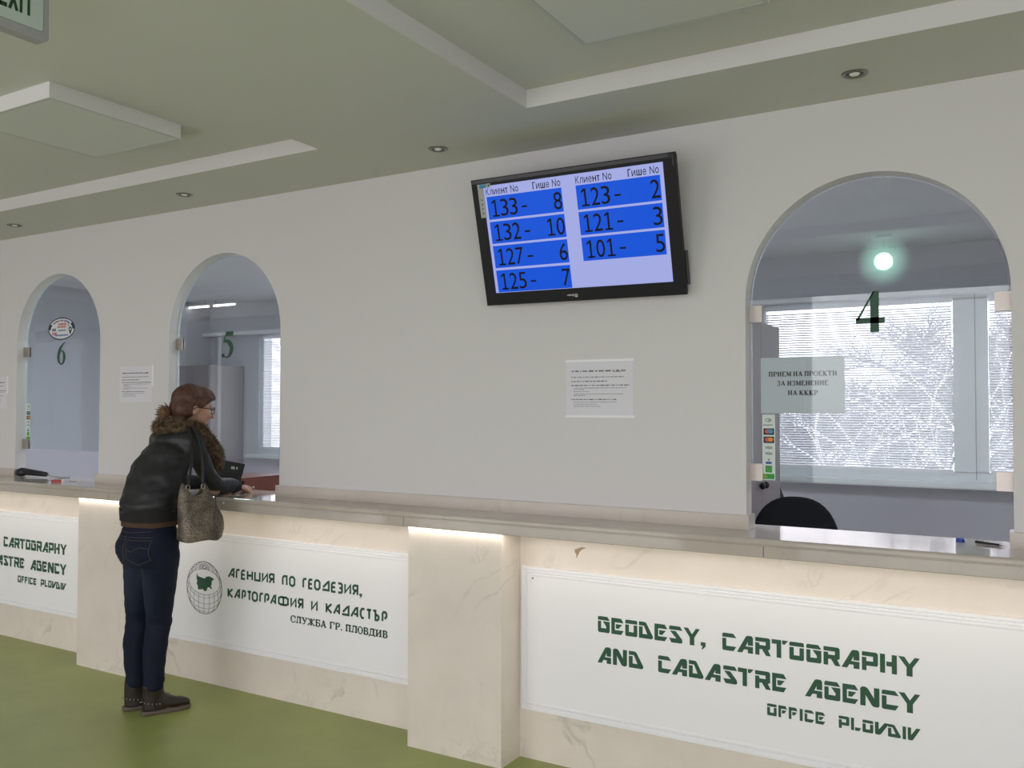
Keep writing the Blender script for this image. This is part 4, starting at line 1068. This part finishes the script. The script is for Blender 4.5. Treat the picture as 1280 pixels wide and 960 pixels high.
bm = bmesh.new(); tube(bm, [(-5.352+.012*math.cos(2*PI*k/16), 3.492+.012*math.sin(2*PI*k/16), zt+.002) for k in range(17)], .0016); obj('ring', bm, M['steel'], kr, smooth=True)
bm = bmesh.new(); box(bm, -5.385, -5.363, 3.476, 3.484, zt+.0004, zt+.0026); disc(bm, -5.36, 3.482, .008, .008, plane_map((0,0,zt+.0026),(1,0,0),(0,1,0),(0,0,1)), -.002, 0); obj('key', bm, M['steel'], kr)
bc = thing('bottle_cap', 'blue plastic cap on the counter under glass 4', 'cap', (-.227, 3.60, zt))
bm = bmesh.new(); lathe(bm, [(.0005,.014),(.012,.014),(.014,.012),(.0145,.0005),(.0125,.0005)], (-.227,3.60,zt), 24); obj('shell', bm, M['blue_plastic'], bc, smooth=True, angle=40)
bm = bmesh.new(); lathe(bm, [(.0149,.004),(.0153,.002),(.0149,.0004)], (-.227,3.60,zt), 24); obj('lip', bm, M['blue_plastic'], bc, smooth=True)
pn = thing('pen', 'black pen with silver tip lying right of the blue cap', 'pen', (-.14, 3.575, zt))
a, b = Vector((-.178,3.598,zt+.0048)), Vector((-.100,3.556,zt+.0048)); d = (b-a).normalized()
bm = bmesh.new(); cyl(bm, a, b, .0042, n=14); obj('barrel', bm, M['black'], pn, smooth=True, angle=40)
bm = bmesh.new(); cyl(bm, b, b+d*.018, .0036, .0008, n=14); obj('tip', bm, M['steel'], pn, smooth=True, angle=40)
bm = bmesh.new(); cyl(bm, a+d*.002+Vector((0,0,.0052)), a+d*.038+Vector((0,0,.0052)), .0012, n=8); obj('clip', bm, M['steel'], pn, smooth=True)

# unseen building added only to dull what the far left windows mirror into glasses 5 and 6
M['dull_pane'] = mat('dull_pane', (.09,.095,.10), .6)
yb_ = thing('reflection_blocker', 'unseen grey building added beyond the left hall windows to dim reflections', 'building', (-19, -8, -.5))
obj('wall', bx(-46, -11.0, -9, -5.5, -.5, 9), mat('grey_render', (.13,.135,.14), .9, var=(.6,(.10,.105,.11),.3,.7)), yb_)
for k in range(-7, 6):
    for q in range(2):
        f = obj('window', bx(-27+k*2.6, -25.6+k*2.6, -5.52, -5.49, .6+q*3, 2.2+q*3), M['dull_pane'], yb_); obj('pane', bx(-26.94+k*2.6, -25.66+k*2.6, -5.489, -5.482, .66+q*3, 2.14+q*3), M['dull_pane'], f)

# ------------------------------------------------------------------ winter garden outside the office windows
M['snow'] = mat('snow', (.86,.88,.92), .9, var=(1.2,(.70,.72,.76),.35,.6))
M['twig'] = mat('frosted_twig', (.80,.81,.84), .9)
struct('ground_snow', bx(X0-20, X1+20, OFF_Y+.3, 45, -.9, -.75), M['snow'])
def shrub(label, x, y, h, seed, n=26):
    rn = random.Random(seed); r = thing('snowy_shrub', label, 'shrub', (x, y, -.75), 'snow-covered shrubs outside the office window')
    bm = bmesh.new()
    def branch(p, d, L, rad, depth):
        P = [p]
        for k in range(5):
            d = (d+Vector((rn.uniform(-.25,.25), rn.uniform(-.25,.25), rn.uniform(-.22,.10)))).normalized(); P.append(P[-1]+d*L/5)
        tube(bm, P, [rad*(1-.15*k) for k in range(6)], 5)
        if depth:
            for k in (2,3,4,5):
                if rn.random() < .75: branch(P[k], (d+Vector((rn.uniform(-1,1), rn.uniform(-.6,.6), rn.uniform(-.5,.6)))).normalized(), L*.5, rad*.55, depth-1)
    for k in range(n):
        a = rn.uniform(0, 2*PI); branch(Vector((x, y, -.75)), Vector((.55*math.cos(a), .4*math.sin(a), 1)).normalized(), h*rn.uniform(.7,1.1), .016, 2)
    obj('branches', bm, M['twig'], r)
def bare_tree(label, x, y, h, seed, spread=1.0):
    rn = random.Random(seed); r = thing('bare_tree', label, 'tree', (x, y, -.75), 'bare winter trees outside the office window')
    bm = bmesh.new(); tb = bmesh.new()
    def br(b, p, d, L, rad, depth):
        P = [p]
        for k in range(4):
            d = (d+V3(rn.uniform(-.22,.22), rn.uniform(-.22,.22), rn.uniform(-.12,.16))).normalized(); P.append(P[-1]+d*L/4)
        tube(b, P, [rad*(1-.14*k) for k in range(5)], 4 if depth < 2 else 7)
        if depth:
            for k in (1,2,3,4):
                for _ in range(2 if depth != 2 else 3):
                    a = rn.uniform(0, 2*PI); br(bm, P[k], (d*.7+V3(math.cos(a), math.sin(a)*.8, rn.uniform(-.2,.7))*spread).normalized(), L*.58, rad*.5, depth-1)
    V3 = lambda *q: Vector(q)
    br(tb, Vector((x, y, -.76)), Vector((0,0,1)), h*.5, .075, 4)
    obj('twigs', bm, M['bark'], r); obj('trunk', tb, M['bark'], r)
M['bark'] = mat('grey_bark', (.11,.11,.12), .9, var=(4,(.24,.25,.28),.35,.65))
shrub('frosted shrub with bent white twigs just outside the wide window', -1.0, 9.3, 2.2, 4)
bare_tree('bare grey tree seen through the middle of the wide blind', -1.35, 12.0, 3.2, 2)
bare_tree('bare grey tree seen through the narrow right blind', .55, 13.0, 4.2, 3)
bare_tree('bare grey tree low at the left of the wide blind', -3.1, 13.5, 3.0, 6)
bare_tree('bare grey tree at the right edge of the wide blind', -.75, 17.5, 5.0, 12)

# ------------------------------------------------------------------ the woman at the counter
V = Vector
M['skin'] = mat('skin', (.52,.30,.21), .5, var=(40,(.46,.25,.17),.3,.7))
M['hair'] = mat('red_brown_hair', (.115,.045,.025), .5, var=(55,(.055,.022,.014),.35,.65), bump=(90,.8))
M['fur'] = mat('brown_fur', (.24,.165,.095), .85, var=(45,(.06,.038,.022),.38,.62))
M['jacket'] = mat('black_jacket', (.016,.016,.019), .48, spec=.45, bump=(160,.12))
M['rib'] = mat('ribbed_knit', (.011,.010,.011), .9, bump=(220,.3))
M['sweater'] = mat('brown_knit', (.075,.038,.020), .9, bump=(300,.3))
def denim():
    m = mat('blue_denim', (.007,.011,.028), .8, spec=.25, bump=(500,.25)); nt = m.node_tree; L = nt.links.new; p = nt.nodes['Principled BSDF']
    ge = nt.nodes.new('ShaderNodeNewGeometry')
    mix = None; last = (.0065,.0105,.026,1)
    for c, r in (((-3.93,2.86,.66),.15),((-4.06,2.87,.66),.13)):     # worn pale patches at the back of the thighs
        d = nt.nodes.new('ShaderNodeVectorMath'); d.operation = 'SUBTRACT'; d.inputs[1].default_value = c
        s_ = nt.nodes.new('ShaderNodeVectorMath'); s_.operation = 'MULTIPLY'; s_.inputs[1].default_value = (1/r, .8/r, .55/r)
        l = nt.nodes.new('ShaderNodeVectorMath'); l.operation = 'LENGTH'
        mr = nt.nodes.new('ShaderNodeMapRange'); mr.inputs['From Min'].default_value = .2; mr.inputs['From Max'].default_value = 1; mr.inputs['To Min'].default_value = .55; mr.inputs['To Max'].default_value = 0; mr.interpolation_type = 'SMOOTHSTEP'
        mx = nt.nodes.new('ShaderNodeMix'); mx.data_type = 'RGBA'; mx.inputs[7].default_value = (.030,.044,.078,1)
        L(ge.outputs['Position'], d.inputs[0]); L(d.outputs[0], s_.inputs[0]); L(s_.outputs[0], l.inputs[0]); L(l.outputs['Value'], mr.inputs[0]); L(mr.outputs[0], mx.inputs[0])
        if mix: L(mix, mx.inputs[6])
        else: mx.inputs[6].default_value = last
        mix = mx.outputs[2]
    L(mix, p.inputs['Base Color']); return m
M['denim'] = denim()
M['stitch'] = mat('stitching', (.075,.066,.056), .8)
M['boot'] = mat('dark_brown_leather', (.022,.014,.010), .45, bump=(120,.3))
M['sole'] = mat('grey_sole', (.115,.09,.072), .7)
fw, rt, up = V((.1,.995,0)), V((.995,-.1,0)), V((0,0,1))
HIPR, HIPL = V((-3.830,2.970,.855)), V((-3.995,2.990,.855))
KNR, KNL = V((-3.915,3.035,.47)), V((-4.075,3.030,.47))
ANR, ANL = V((-3.912,3.005,.105)), V((-4.052,3.000,.105))
SP = [V((-3.912,2.968,.99)), V((-3.930,3.020,1.18)), V((-3.940,3.100,1.33)), V((-3.945,3.185,1.455))]
SHR, SHL = V((-3.800,3.135,1.385)), V((-4.085,3.165,1.395))
ELR, WRR = V((-3.800,3.290,1.142)), V((-3.835,3.470,1.135))
ELL, WRL = V((-4.140,3.350,1.145)), V((-4.010,3.490,1.135))
HC = V((-3.945,3.262,1.572))
g_ = V((.40,.90,-.16)).normalized(); gs = g_.cross(up).normalized(); gu = gs.cross(g_).normalized()
H = lambda s, f, u: HC+gs*s+g_*f+gu*u
def hand(bm, w, d, n, side):
    """w wrist, d pointing direction, n palm normal; a palm with four bent fingers and a thumb"""
    d = d.normalized(); s = d.cross(n).normalized()*side
    k = w+d*.03
    for t in (-.026,-.009,.009,.026): cap(bm, w+s*t*.75+d*.005, k+s*t+d*.045, .0135, .0115, 10, 3)
    for t, L, b in ((-.028,.062,.2),(-.009,.072,.1),(.010,.068,.15),(.027,.054,.3)):
        p0 = k+s*t+d*.045; p1 = p0+(d+n*.25).normalized()*L*.45; p2 = p1+(d*.75+n*(.75+b)).normalized()*L*.32; p3 = p2+(d*.35+n*(1+b)).normalized()*L*.25
        cap(bm, p0, p1, .0098, .0088, 9, 3); cap(bm, p1, p2, .0088, .008, 9, 3); cap(bm, p2, p3, .008, .0068, 9, 3)
    t0 = w+s*(-.028)+d*.02; t1 = t0+(d*.6-s*.8+n*.4).normalized()*.035; t2 = t1+(d+n*.4-s*.1).normalized()*.028
    cap(bm, t0, t1, .0125, .0105, 9, 3); cap(bm, t1, t2, .0105, .008, 9, 3)
bm = bmesh.new()
# trunk, limbs, neck and head of one continuous body
loft(bm, [oval(c, rt, fw, a, b, 24, 2.3) for c, a, b in ((V((-3.912,2.975,.80)),.13,.10),(V((-3.912,2.97,.88)),.155,.115),(SP[0],.125,.095),(SP[1],.125,.10),(SP[2],.145,.105),(SP[3]-up*.03,.10,.075))])
for h, k, a in ((HIPR,KNR,ANR),(HIPL,KNL,ANL)):
    cap(bm, h, k, .078, .048); cap(bm, k, a, .047, .036); cap(bm, a, a-up*.055+V((.45,.9,0))*.02, .036, .034); cap(bm, a-up*.06, a-up*.075+V((.45,.9,0))*.15, .034, .024)
for s, e, w in ((SHR,ELR,WRR),(SHL,ELL,WRL)):
    cap(bm, SP[2]+up*.06, s, .06, .05); cap(bm, s, e, .046, .036); cap(bm, e, w, .036, .024)
cap(bm, SP[3]-up*.06, H(0,-.02,-.07), .050, .047)
ell(bm, H(0,-.012,.028), .071, .092, .088, (gs,g_,gu)); ell(bm, H(0,.036,-.035), .056, .058, .078, (gs,g_,gu)); cap(bm, H(-.02,.058,-.088), H(.02,.058,-.088), .023, .023, 12, 3)
cap(bm, H(0,.088,.004), H(0,.112,-.030), .008, .0125, 10, 3); ell(bm, H(0,.085,-.056), .020, .012, .006, (gs,g_,gu), 12, 8); ell(bm, H(0,.083,-.067), .018, .012, .006, (gs,g_,gu), 12, 8)
for sd in (-1, 1):
    ell(bm, H(.070*sd,-.008,-.012), .010, .020, .032, (gs,g_,gu), 12, 8); ell(bm, H(.030*sd,.078,-.026), .022, .016, .020, (gs,g_,gu), 12, 8)
    ell(bm, H(.03*sd,.086,.022), .020, .010, .006, (gs,g_,gu), 12, 8)
bb = remesh(bm, .0055, 3)
bm = bb
hb = bmesh.new(); hand(hb, WRR, V((-.25,.95,-.12)), V((-.12,-.02,-1)), 1); hand(hb, WRL, V((.75,.55,-.12)), V((.05,.05,-1)), -1)
cap(hb, WRR-(WRR-ELR).normalized()*.06, WRR+V((-.005,.012,0)), .024, .020); cap(hb, WRL-(WRL-ELL).normalized()*.06, WRL+V((.01,.008,0)), .024, .020)
hb = remesh(hb, .0034, 2)
me = bpy.data.meshes.new('t'); hb.to_mesh(me); hb.free(); bm.from_mesh(me); bpy.data.meshes.remove(me)
person = tag(obj('person', bm, M['skin'], smooth=True), 'woman in black jacket and jeans leaning on the counter at window 5', 'person')
# eyes
bm = bmesh.new()
for sd in (-1, 1): ell(bm, H(.030*sd,.081,-.006), .0115, .0085, .0085, (gs,g_,gu), 14, 10)
obj('eye', bm, mat('eye_white', (.55,.53,.5), .2), person, smooth=True)
# jeans
bm = bmesh.new()
loft(bm, [oval(V((-3.912,2.972,z))+fw*o, rt, fw, a, b, 30, 2.3) for z, a, b, o in ((.775,.145,.115,-.005),(.83,.165,.135,-.012),(.88,.168,.137,-.012),(.93,.158,.122,-.004),(.985,.142,.108,0))])
for sd, h in ((1,HIPR),(-1,HIPL)):
    ell(bm, h-fw*.052+up*.0+rt*(-.005*sd), .078, .076, .105)
for h, k, a in ((HIPR,KNR,ANR),(HIPL,KNL,ANL)):
    m1 = h.lerp(k, .5)
    cap(bm, h-up*.02, m1, .098, .083); cap(bm, m1, k, .083, .064); cap(bm, k, k.lerp(a,.42)-fw*.012, .062, .061); cap(bm, k.lerp(a,.42)-fw*.012, a+up*.045, .059, .051)
bm = remesh(bm, .007, 5)
def jeans_w(c):
    kn = math.exp(-((c.z-.46)/.10)**2)+1.3*math.exp(-((c.z-.13)/.09)**2)+.35
    a = noise.noise(V((c.x*9, c.y*9, c.z*34)))*.0042*kn+noise.noise(V((c.x*16+3, c.y*16, c.z*14)))*.0030
    return a
wrinkle(bm, jeans_w)
for v in bm.verts:
    if v.co.z < .082: v.co.z = .082+(v.co.z-.082)*.15
    if v.co.z > .985: v.co.z = .985
jb = bm.copy()
jeans = obj('jeans', bm, M['denim'], person, smooth=True)
from mathutils.bvhtree import BVHTree
bv = BVHTree.FromBMesh(jb); jb.free()
def on_jeans(x, z):
    h = bv.ray_cast(V((x, 2.5, z)), V((0,1,0)))
    return h[0]-V((0,.0015,0)) if h[0] else V((x,2.85,z))
def seam(pts, r=.0013, n=10):
    P = []
    for a, b in zip(pts, pts[1:]): P += [on_jeans(a[0]+(b[0]-a[0])*k/n, a[1]+(b[1]-a[1])*k/n) for k in range(n)]
    P.append(on_jeans(*pts[-1])); return P
for x0 in (-3.90, -4.04):
    bm = bmesh.new(); w = .12
    tube(bm, seam([(x0,.925),(x0,.815),(x0+w/2,.79),(x0+w,.815),(x0+w,.925),(x0,.925)]), .0013, 5); tube(bm, seam([(x0,.912),(x0+w,.912)]), .0011, 5)
    tube(bm, seam([(x0+.005,.866),(x0+.035,.855),(x0+.06,.868),(x0+.085,.880),(x0+w-.004,.872)]), .0012, 5)
    obj('back_pocket', bm, M['stitch'], jeans, smooth=True)
bm = bmesh.new(); tube(bm, seam([(-4.05,.955),(-3.92,.945),(-3.79,.955)]), .0012, 5); tube(bm, seam([(-3.925,.945),(-3.928,.80)]), .0012, 5); obj('seam', bm, M['stitch'], jeans, smooth=True)
# sweater hem showing under the jacket
bm = bmesh.new()
def band(bm, z0, z1, a, b, c0, c1, wob=.0, n=44, th=.006):
    R = []
    for z, k in ((z0,0),(z1,1),(z1,2),(z0,3)):
        q = th if k < 2 else 0; c = c0 if z == z0 else c1
        R.append([p+up*(noise.noise(p*14)*wob) for p in oval(V((c.x,c.y,z)), rt, fw, a-(.0 if k < 2 else th), b-(.0 if k < 2 else th), n, 2.3)])
    V_ = [[bm.verts.new(p) for p in r] for r in R]
    for A, B in zip(V_, V_[1:]+V_[:1]):
        for j in range(n): bm.faces.new((A[j], A[(j+1)%n], B[(j+1)%n], B[j]))
hc = V((-3.914,2.968,0))
band(bm, .972, 1.03, .156, .118, hc, hc, .006)
obj('sweater_hem', bm, M['sweater'], person, smooth=True, angle=50)
# jacket
bm = bmesh.new()
J = [(V((-3.914,2.964,1.035)),.162,.122),(V((-3.918,2.970,1.085)),.170,.132),(V((-3.925,2.995,1.15)),.168,.132),(V((-3.933,3.030,1.22)),.163,.130),(V((-3.940,3.075,1.30)),.165,.128),(V((-3.944,3.118,1.37)),.150,.118),(V((-3.946,3.165,1.43)),.105,.088),(V((-3.946,3.19,1.465)),.075,.066)]
loft(bm, [oval(c, rt, fw, a, b, 30, 2.2) for c, a, b in J])
for s, e, w in ((SHR,ELR,WRR),(SHL,ELL,WRL)):
    cap(bm, SP[2]+up*.045, s, .075, .066); cap(bm, s, s.lerp(e,.55), .066, .056); cap(bm, s.lerp(e,.55), e+up*.012, .056, .048); cap(bm, e+up*.012, e.lerp(w,.82)+up*.006, .049, .038)
bm = remesh(bm, .0065, 4)
def jack_w(c):
    a = noise.noise(V((c.x*7, c.y*7, c.z*18)))*.012+noise.noise(V((c.x*22, c.y*22+5, c.z*30)))*.0030
    a += -abs(noise.noise(V((c.x*5+2, c.y*6, c.z*11+9))))*.008
    return a
wrinkle(bm, jack_w)
for v in bm.verts: v.co.z = max(v.co.z, 1.0955) if v.co.y > 3.29 else v.co.z
jk = obj('jacket', bm, M['jacket'], person, smooth=True)
bm = bmesh.new(); band(bm, .998, 1.062, .163, .124, hc, V((-3.915,2.965,0)), .002, 60, .012); obj('hem_band', bm, M['rib'], jk, smooth=True, angle=50)
for e, w in ((ELR,WRR),(ELL,WRL)):
    bm = bmesh.new(); d = (w-e).normalized(); p = e.lerp(w,.78); cap(bm, p, p+d*.045, .037, .033, 20, 3); bm2 = bm
    for v in bm2.verts: v.co.z = max(v.co.z, 1.0945) if v.co.y > 3.29 else v.co.z
    obj('cuff', bm2, M['rib'], jk, smooth=True)
# fur collar
bm = bmesh.new()
FP_ = [V((-3.945,3.100,1.475)), V((-3.865,3.125,1.470)), V((-3.835,3.20,1.450)), V((-3.835,3.27,1.385)), V((-3.85,3.335,1.325)), V((-3.875,3.36,1.270))]
FL_ = [FP_[0], V((-4.02,3.125,1.470)), V((-4.06,3.20,1.450)), V((-4.045,3.28,1.385)), V((-4.0,3.335,1.325)), V((-3.96,3.36,1.270))]
for Pp in (FP_, FL_):
    for i, (a, b) in enumerate(zip(Pp, Pp[1:])): cap(bm, a, b, .047-.003*i, .045-.003*i)
bm = remesh(bm, .009, 3)
rn = random.Random(11); fs = bm.faces[:]; bm.normal_update()
tu = [(f.calc_center_median()+V((rn.uniform(-1,1),rn.uniform(-1,1),rn.uniform(-1,1)))*.004, f.normal.copy()) for f in fs for _ in range(2)]
for p, n in tu:
    d = (n+V((rn.uniform(-.6,.6),rn.uniform(-.6,.6),rn.uniform(-.9,.3)))).normalized(); L = rn.uniform(.014,.032); x, y, _ = frame_of(d); w = rn.uniform(.0012,.0026)
    t = p+d*L+V((0,0,-.3))*L*.5
    vs = [bm.verts.new(p+x*w), bm.verts.new(p-x*w*.5+y*w*.87), bm.verts.new(p-x*w*.5-y*w*.87)]; q = bm.verts.new(t)
    for i in range(3): bm.faces.new((vs[i], vs[(i+1)%3], q))
obj('fur_collar', bm, M['fur'], jk)
# hair
bm = bmesh.new()
ell(bm, H(0,-.026,.040), .082, .098, .090, (gs,g_,gu), 28, 18); ell(bm, H(0,.030,.082), .062, .070, .046, (gs,g_,gu), 24, 14)
ell(bm, H(.045,-.055,-.010), .042, .055, .062, (gs,g_,gu)); ell(bm, H(-.045,-.055,-.010), .042, .055, .062, (gs,g_,gu)); ell(bm, H(0,-.078,-.012), .058, .048, .068, (gs,g_,gu))
cap(bm, H(.058,.062,.062), H(.062,.030,.015), .018, .008, 12, 3); cap(bm, H(.03,.085,.072), H(-.055,.07,.05), .018, .016, 12, 3)
bm = remesh(bm, .005, 4)
wrinkle(bm, lambda c: noise.noise(V(((c-HC).dot(gs)*70, (c-HC).dot(g_)*16, (c-HC).dot(gu)*40)))*.0025)
hair = obj('hair', bm, M['hair'], person, smooth=True)
bm = bmesh.new(); rn = random.Random(5)
b0 = H(.0,-.122,-.045)
for k in range(130):
    a = rn.uniform(0, 2*PI); s = V((rn.uniform(-.5,.5), rn.uniform(-1.0,-.35), rn.uniform(-.75,.55)))
    d = (gs*s.x+g_*s.y+gu*s.z).normalized(); L = rn.uniform(.035,.075); p0 = b0+gs*rn.uniform(-.025,.025)+gu*rn.uniform(-.02,.02)
    tube(bm, [p0, p0+d*L*.5+V((0,0,-.002)), p0+d*L+V((0,0,-.012))], [.0065,.005,.0012], 5)
ell(bm, b0-g_*.018, .034, .032, .034, (gs,g_,gu), 16, 10)
obj('ponytail', bm, mat('light_brown_hair', (.17,.085,.045), .5, bump=(60,.4)), hair, smooth=True)['label'] = 'lighter brown tufted ponytail'
# glasses
gl = obj('glasses', (lambda b: ([tube(b, [H(sd*.036+.026*math.cos(2*PI*k/20), .103-.006*abs(math.cos(2*PI*k/20)), .000+.0185*math.sin(2*PI*k/20)) for k in range(21)], .0024, 6) for sd in (-1, 1)],
     tube(b, [H(-.010,.104,.004), H(.010,.104,.004)], .0022, 6), [tube(b, [H(sd*.062,.098,.006), H(sd*.076,.05,.006), H(sd*.080,-.005,.004), H(sd*.078,-.022,-.012)], .0026, 6) for sd in (-1, 1)], b)[-1])(bmesh.new()), M['black'], person, smooth=True)
bm = bmesh.new(); ell(bm, H(.080,-.012,-.046), .004, .005, .005, None, 10, 8); obj('earring', bm, M['steel'], person, smooth=True)
# boots
for an, nm in ((ANR,0),(ANL,1)):
    td = V((.42,.907,0)).normalized(); sd = td.cross(up); heel = an-up*an.z-td*.062
    def B(s, f, z): return heel+sd*s+td*f+up*z
    bm = bmesh.new()
    loft(bm, [oval(B(0,f,z), sd, (td*1.0+up*q).normalized(), a, b, 24, 2.2) for f, z, a, b, q in ((.072,.022,.038,.062,0),(.066,.07,.036,.058,.05),(.06,.11,.038,.052,0),(.06,.15,.041,.050,0))])
    loft(bm, [oval(B(0,f,h*.5+.018), sd, up, a, h*.5, 20, 2.4) for f, a, h in ((.04,.034,.09),(.09,.037,.09),(.13,.041,.068),(.175,.043,.050),(.215,.038,.040),(.240,.026,.030))])
    bm = remesh(bm, .0045, 4)
    wrinkle(bm, lambda c: noise.noise(c*32)*.0018)
    bt = obj('boot', bm, M['boot'], person, smooth=True)
    bm = bmesh.new(); out = []
    for f, a in ((-.001,.018),(.012,.030),(.04,.036),(.09,.035),(.13,.039),(.175,.044),(.215,.040),(.240,.028),(.250,.010)): out.append((f, a))
    P = [(a, f) for f, a in out]+[(-a, f) for f, a in out[::-1]]
    loft(bm, [[B(s*k, .12+(f-.12)*k, z) for s, f in P] for z, k in ((.001,.92),(.004,.97),(.016,.985),(.022,.95))])
    obj('sole', bm, M['sole'], bt, bevel=0, smooth=True, angle=50)
    bm = bmesh.new()
    for k in range(9):
        a = math.radians(-20+k*20); p = B(.044*math.sin(a)*.98, .05-.052*math.cos(a)+.012*k/9, .072-.0035*abs(k-2)); ell(bm, p, .0032, .0032, .0032, None, 8, 6)
    obj('studs', bm, M['steel'], bt, smooth=True)
    bm = bmesh.new()
    for k in range(3): tube(bm, [B(-.034,.10+.018*k,.085-.016*k), B(0,.115+.018*k,.103-.018*k), B(.034,.10+.018*k,.085-.016*k)], .0032, 6)
    obj('laces', bm, M['black'], bt, smooth=True)
# handbag on her right shoulder
bag = thing('handbag', 'grey-beige snakeskin shoulder bag hanging from the woman\'s right shoulder', 'bag', (-3.665, 3.06, .895))
def snake():
    m = mat('snakeskin', (.20,.165,.125), .5); nt = m.node_tree; L = nt.links.new; p = nt.nodes['Principled BSDF']
    tc = nt.nodes.new('ShaderNodeTexCoord'); v = nt.nodes.new('ShaderNodeTexVoronoi'); v.inputs['Scale'].default_value = 130
    n = nt.nodes.new('ShaderNodeTexNoise'); n.inputs['Scale'].default_value = 9; n.inputs['Detail'].default_value = 4
    r = nt.nodes.new('ShaderNodeValToRGB'); r.color_ramp.elements[0].position = .35; r.color_ramp.elements[0].color = (.12,.095,.072,1); r.color_ramp.elements[1].position = .62; r.color_ramp.elements[1].color = (.40,.34,.27,1)
    r2 = nt.nodes.new('ShaderNodeValToRGB'); r2.color_ramp.elements[0].color = (1,1,1,1); r2.color_ramp.elements[1].position = .7; r2.color_ramp.elements[1].color = (.35,.33,.3,1)
    mx = nt.nodes.new('ShaderNodeMix'); mx.data_type = 'RGBA'; mx.blend_type = 'MULTIPLY'; mx.inputs[0].default_value = 1
    b = nt.nodes.new('ShaderNodeBump'); b.inputs['Strength'].default_value = .4; b.inputs['Distance'].default_value = .003; b.invert = True
    L(tc.outputs['Object'], v.inputs['Vector']); L(tc.outputs['Object'], n.inputs['Vector']); L(n.outputs['Fac'], r.inputs[0]); L(v.outputs['Distance'], r2.inputs[0])
    L(r.outputs[0], mx.inputs[6]); L(r2.outputs[0], mx.inputs[7]); L(mx.outputs[2], p.inputs['Base Color']); L(v.outputs['Distance'], b.inputs['Height']); L(b.outputs[0], p.inputs['Normal']); return m
M['snake'] = snake()
bu, bw = V((.18,.983,0)).normalized(), V((.983,-.18,0)).normalized(); BC = V((-3.672,3.085,0))
bm = bmesh.new(); rings = []
for z, a, b, o in ((.900,.095,.050,0),(.912,.112,.064,.002),(.95,.118,.070,.006),(1.01,.112,.064,.002),(1.07,.098,.050,-.010),(1.12,.078,.036,-.026),(1.156,.064,.024,-.038)):
    P = oval(BC+up*z+bu*o, bu, bw, a, b, 44, 2.8)
    rings.append([p+up*((.030*math.cos(2*2*PI*j/44)) if z > 1.1 else 0)*(z-1.1)/.05 for j, p in enumerate(P)])
inner = [[BC+(p-BC).lerp(V((0,0,(p-BC).z)), .12) for p in r] for r in rings[::-1][:5]]
inner = [[p-up*.002 for p in r] for r in inner]
loft(bm, rings+inner)
bmesh.ops.subdivide_edges(bm, edges=bm.edges[:], cuts=1, use_grid_fill=True)
wrinkle(bm, lambda c: noise.noise(c*11)*.012-abs(noise.noise(V((c.x*6, c.y*14+3, c.z*7))))*.012)
bmesh.ops.smooth_vert(bm, verts=bm.verts, factor=.5, use_axis_x=True, use_axis_y=True, use_axis_z=True)
obj('bag_body', bm, M['snake'], bag, smooth=True)
bm = bmesh.new(); tube(bm, [BC+bw*(.077-.03*max(0,(z-1.0)/.15))+bu*(.045+.01*math.sin(z*30))+up*z for z in (.90,.93,.97,1.01,1.05,1.09,1.12)], .003, 6); obj('piping', bm, mat('bag_trim', (.05,.038,.03), .5), bag, smooth=True)
sh = V((-3.792,3.120,1.452))
for s_, nm in ((-.078,0),(.004,1)):
    q = BC+bu*s_+bw*.020+up*1.172
    bm = bmesh.new(); tube(bm, [q+bu*.010*math.cos(2*PI*k/14)+up*.014*math.sin(2*PI*k/14) for k in range(15)], .0026, 6); obj('strap_ring', bm, M['steel'], bag, smooth=True)
    bm = bmesh.new(); top = sh+bu*(.012 if nm else -.012)
    P = [q+up*.012, q.lerp(top,.4)+bw*.030+up*.01, q.lerp(top,.8)+bw*.026+up*.01, top+up*.008, top-bw*.035+up*.010, top-bw*.02-up*.05+bw*-.01]
    Q = []
    for i in range(len(P)-1):
        a, b_, c, d = P[max(0,i-1)], P[i], P[i+1], P[min(len(P)-1,i+2)]
        for k in range(6):
            t = k/6; Q.append(.5*(2*b_+(c-a)*t+(2*a-5*b_+4*c-d)*t*t+(3*b_-a-3*c+d)*t**3))
    tube(bm, Q, .0068, 8); obj('strap', bm, M['black'], bag, smooth=True)
bm = bmesh.new(); ell(bm, BC+bw*.055+bu*.098+up*1.085, .008, .008, .008, None, 10, 8); obj('charm', bm, M['steel'], bag, smooth=True)
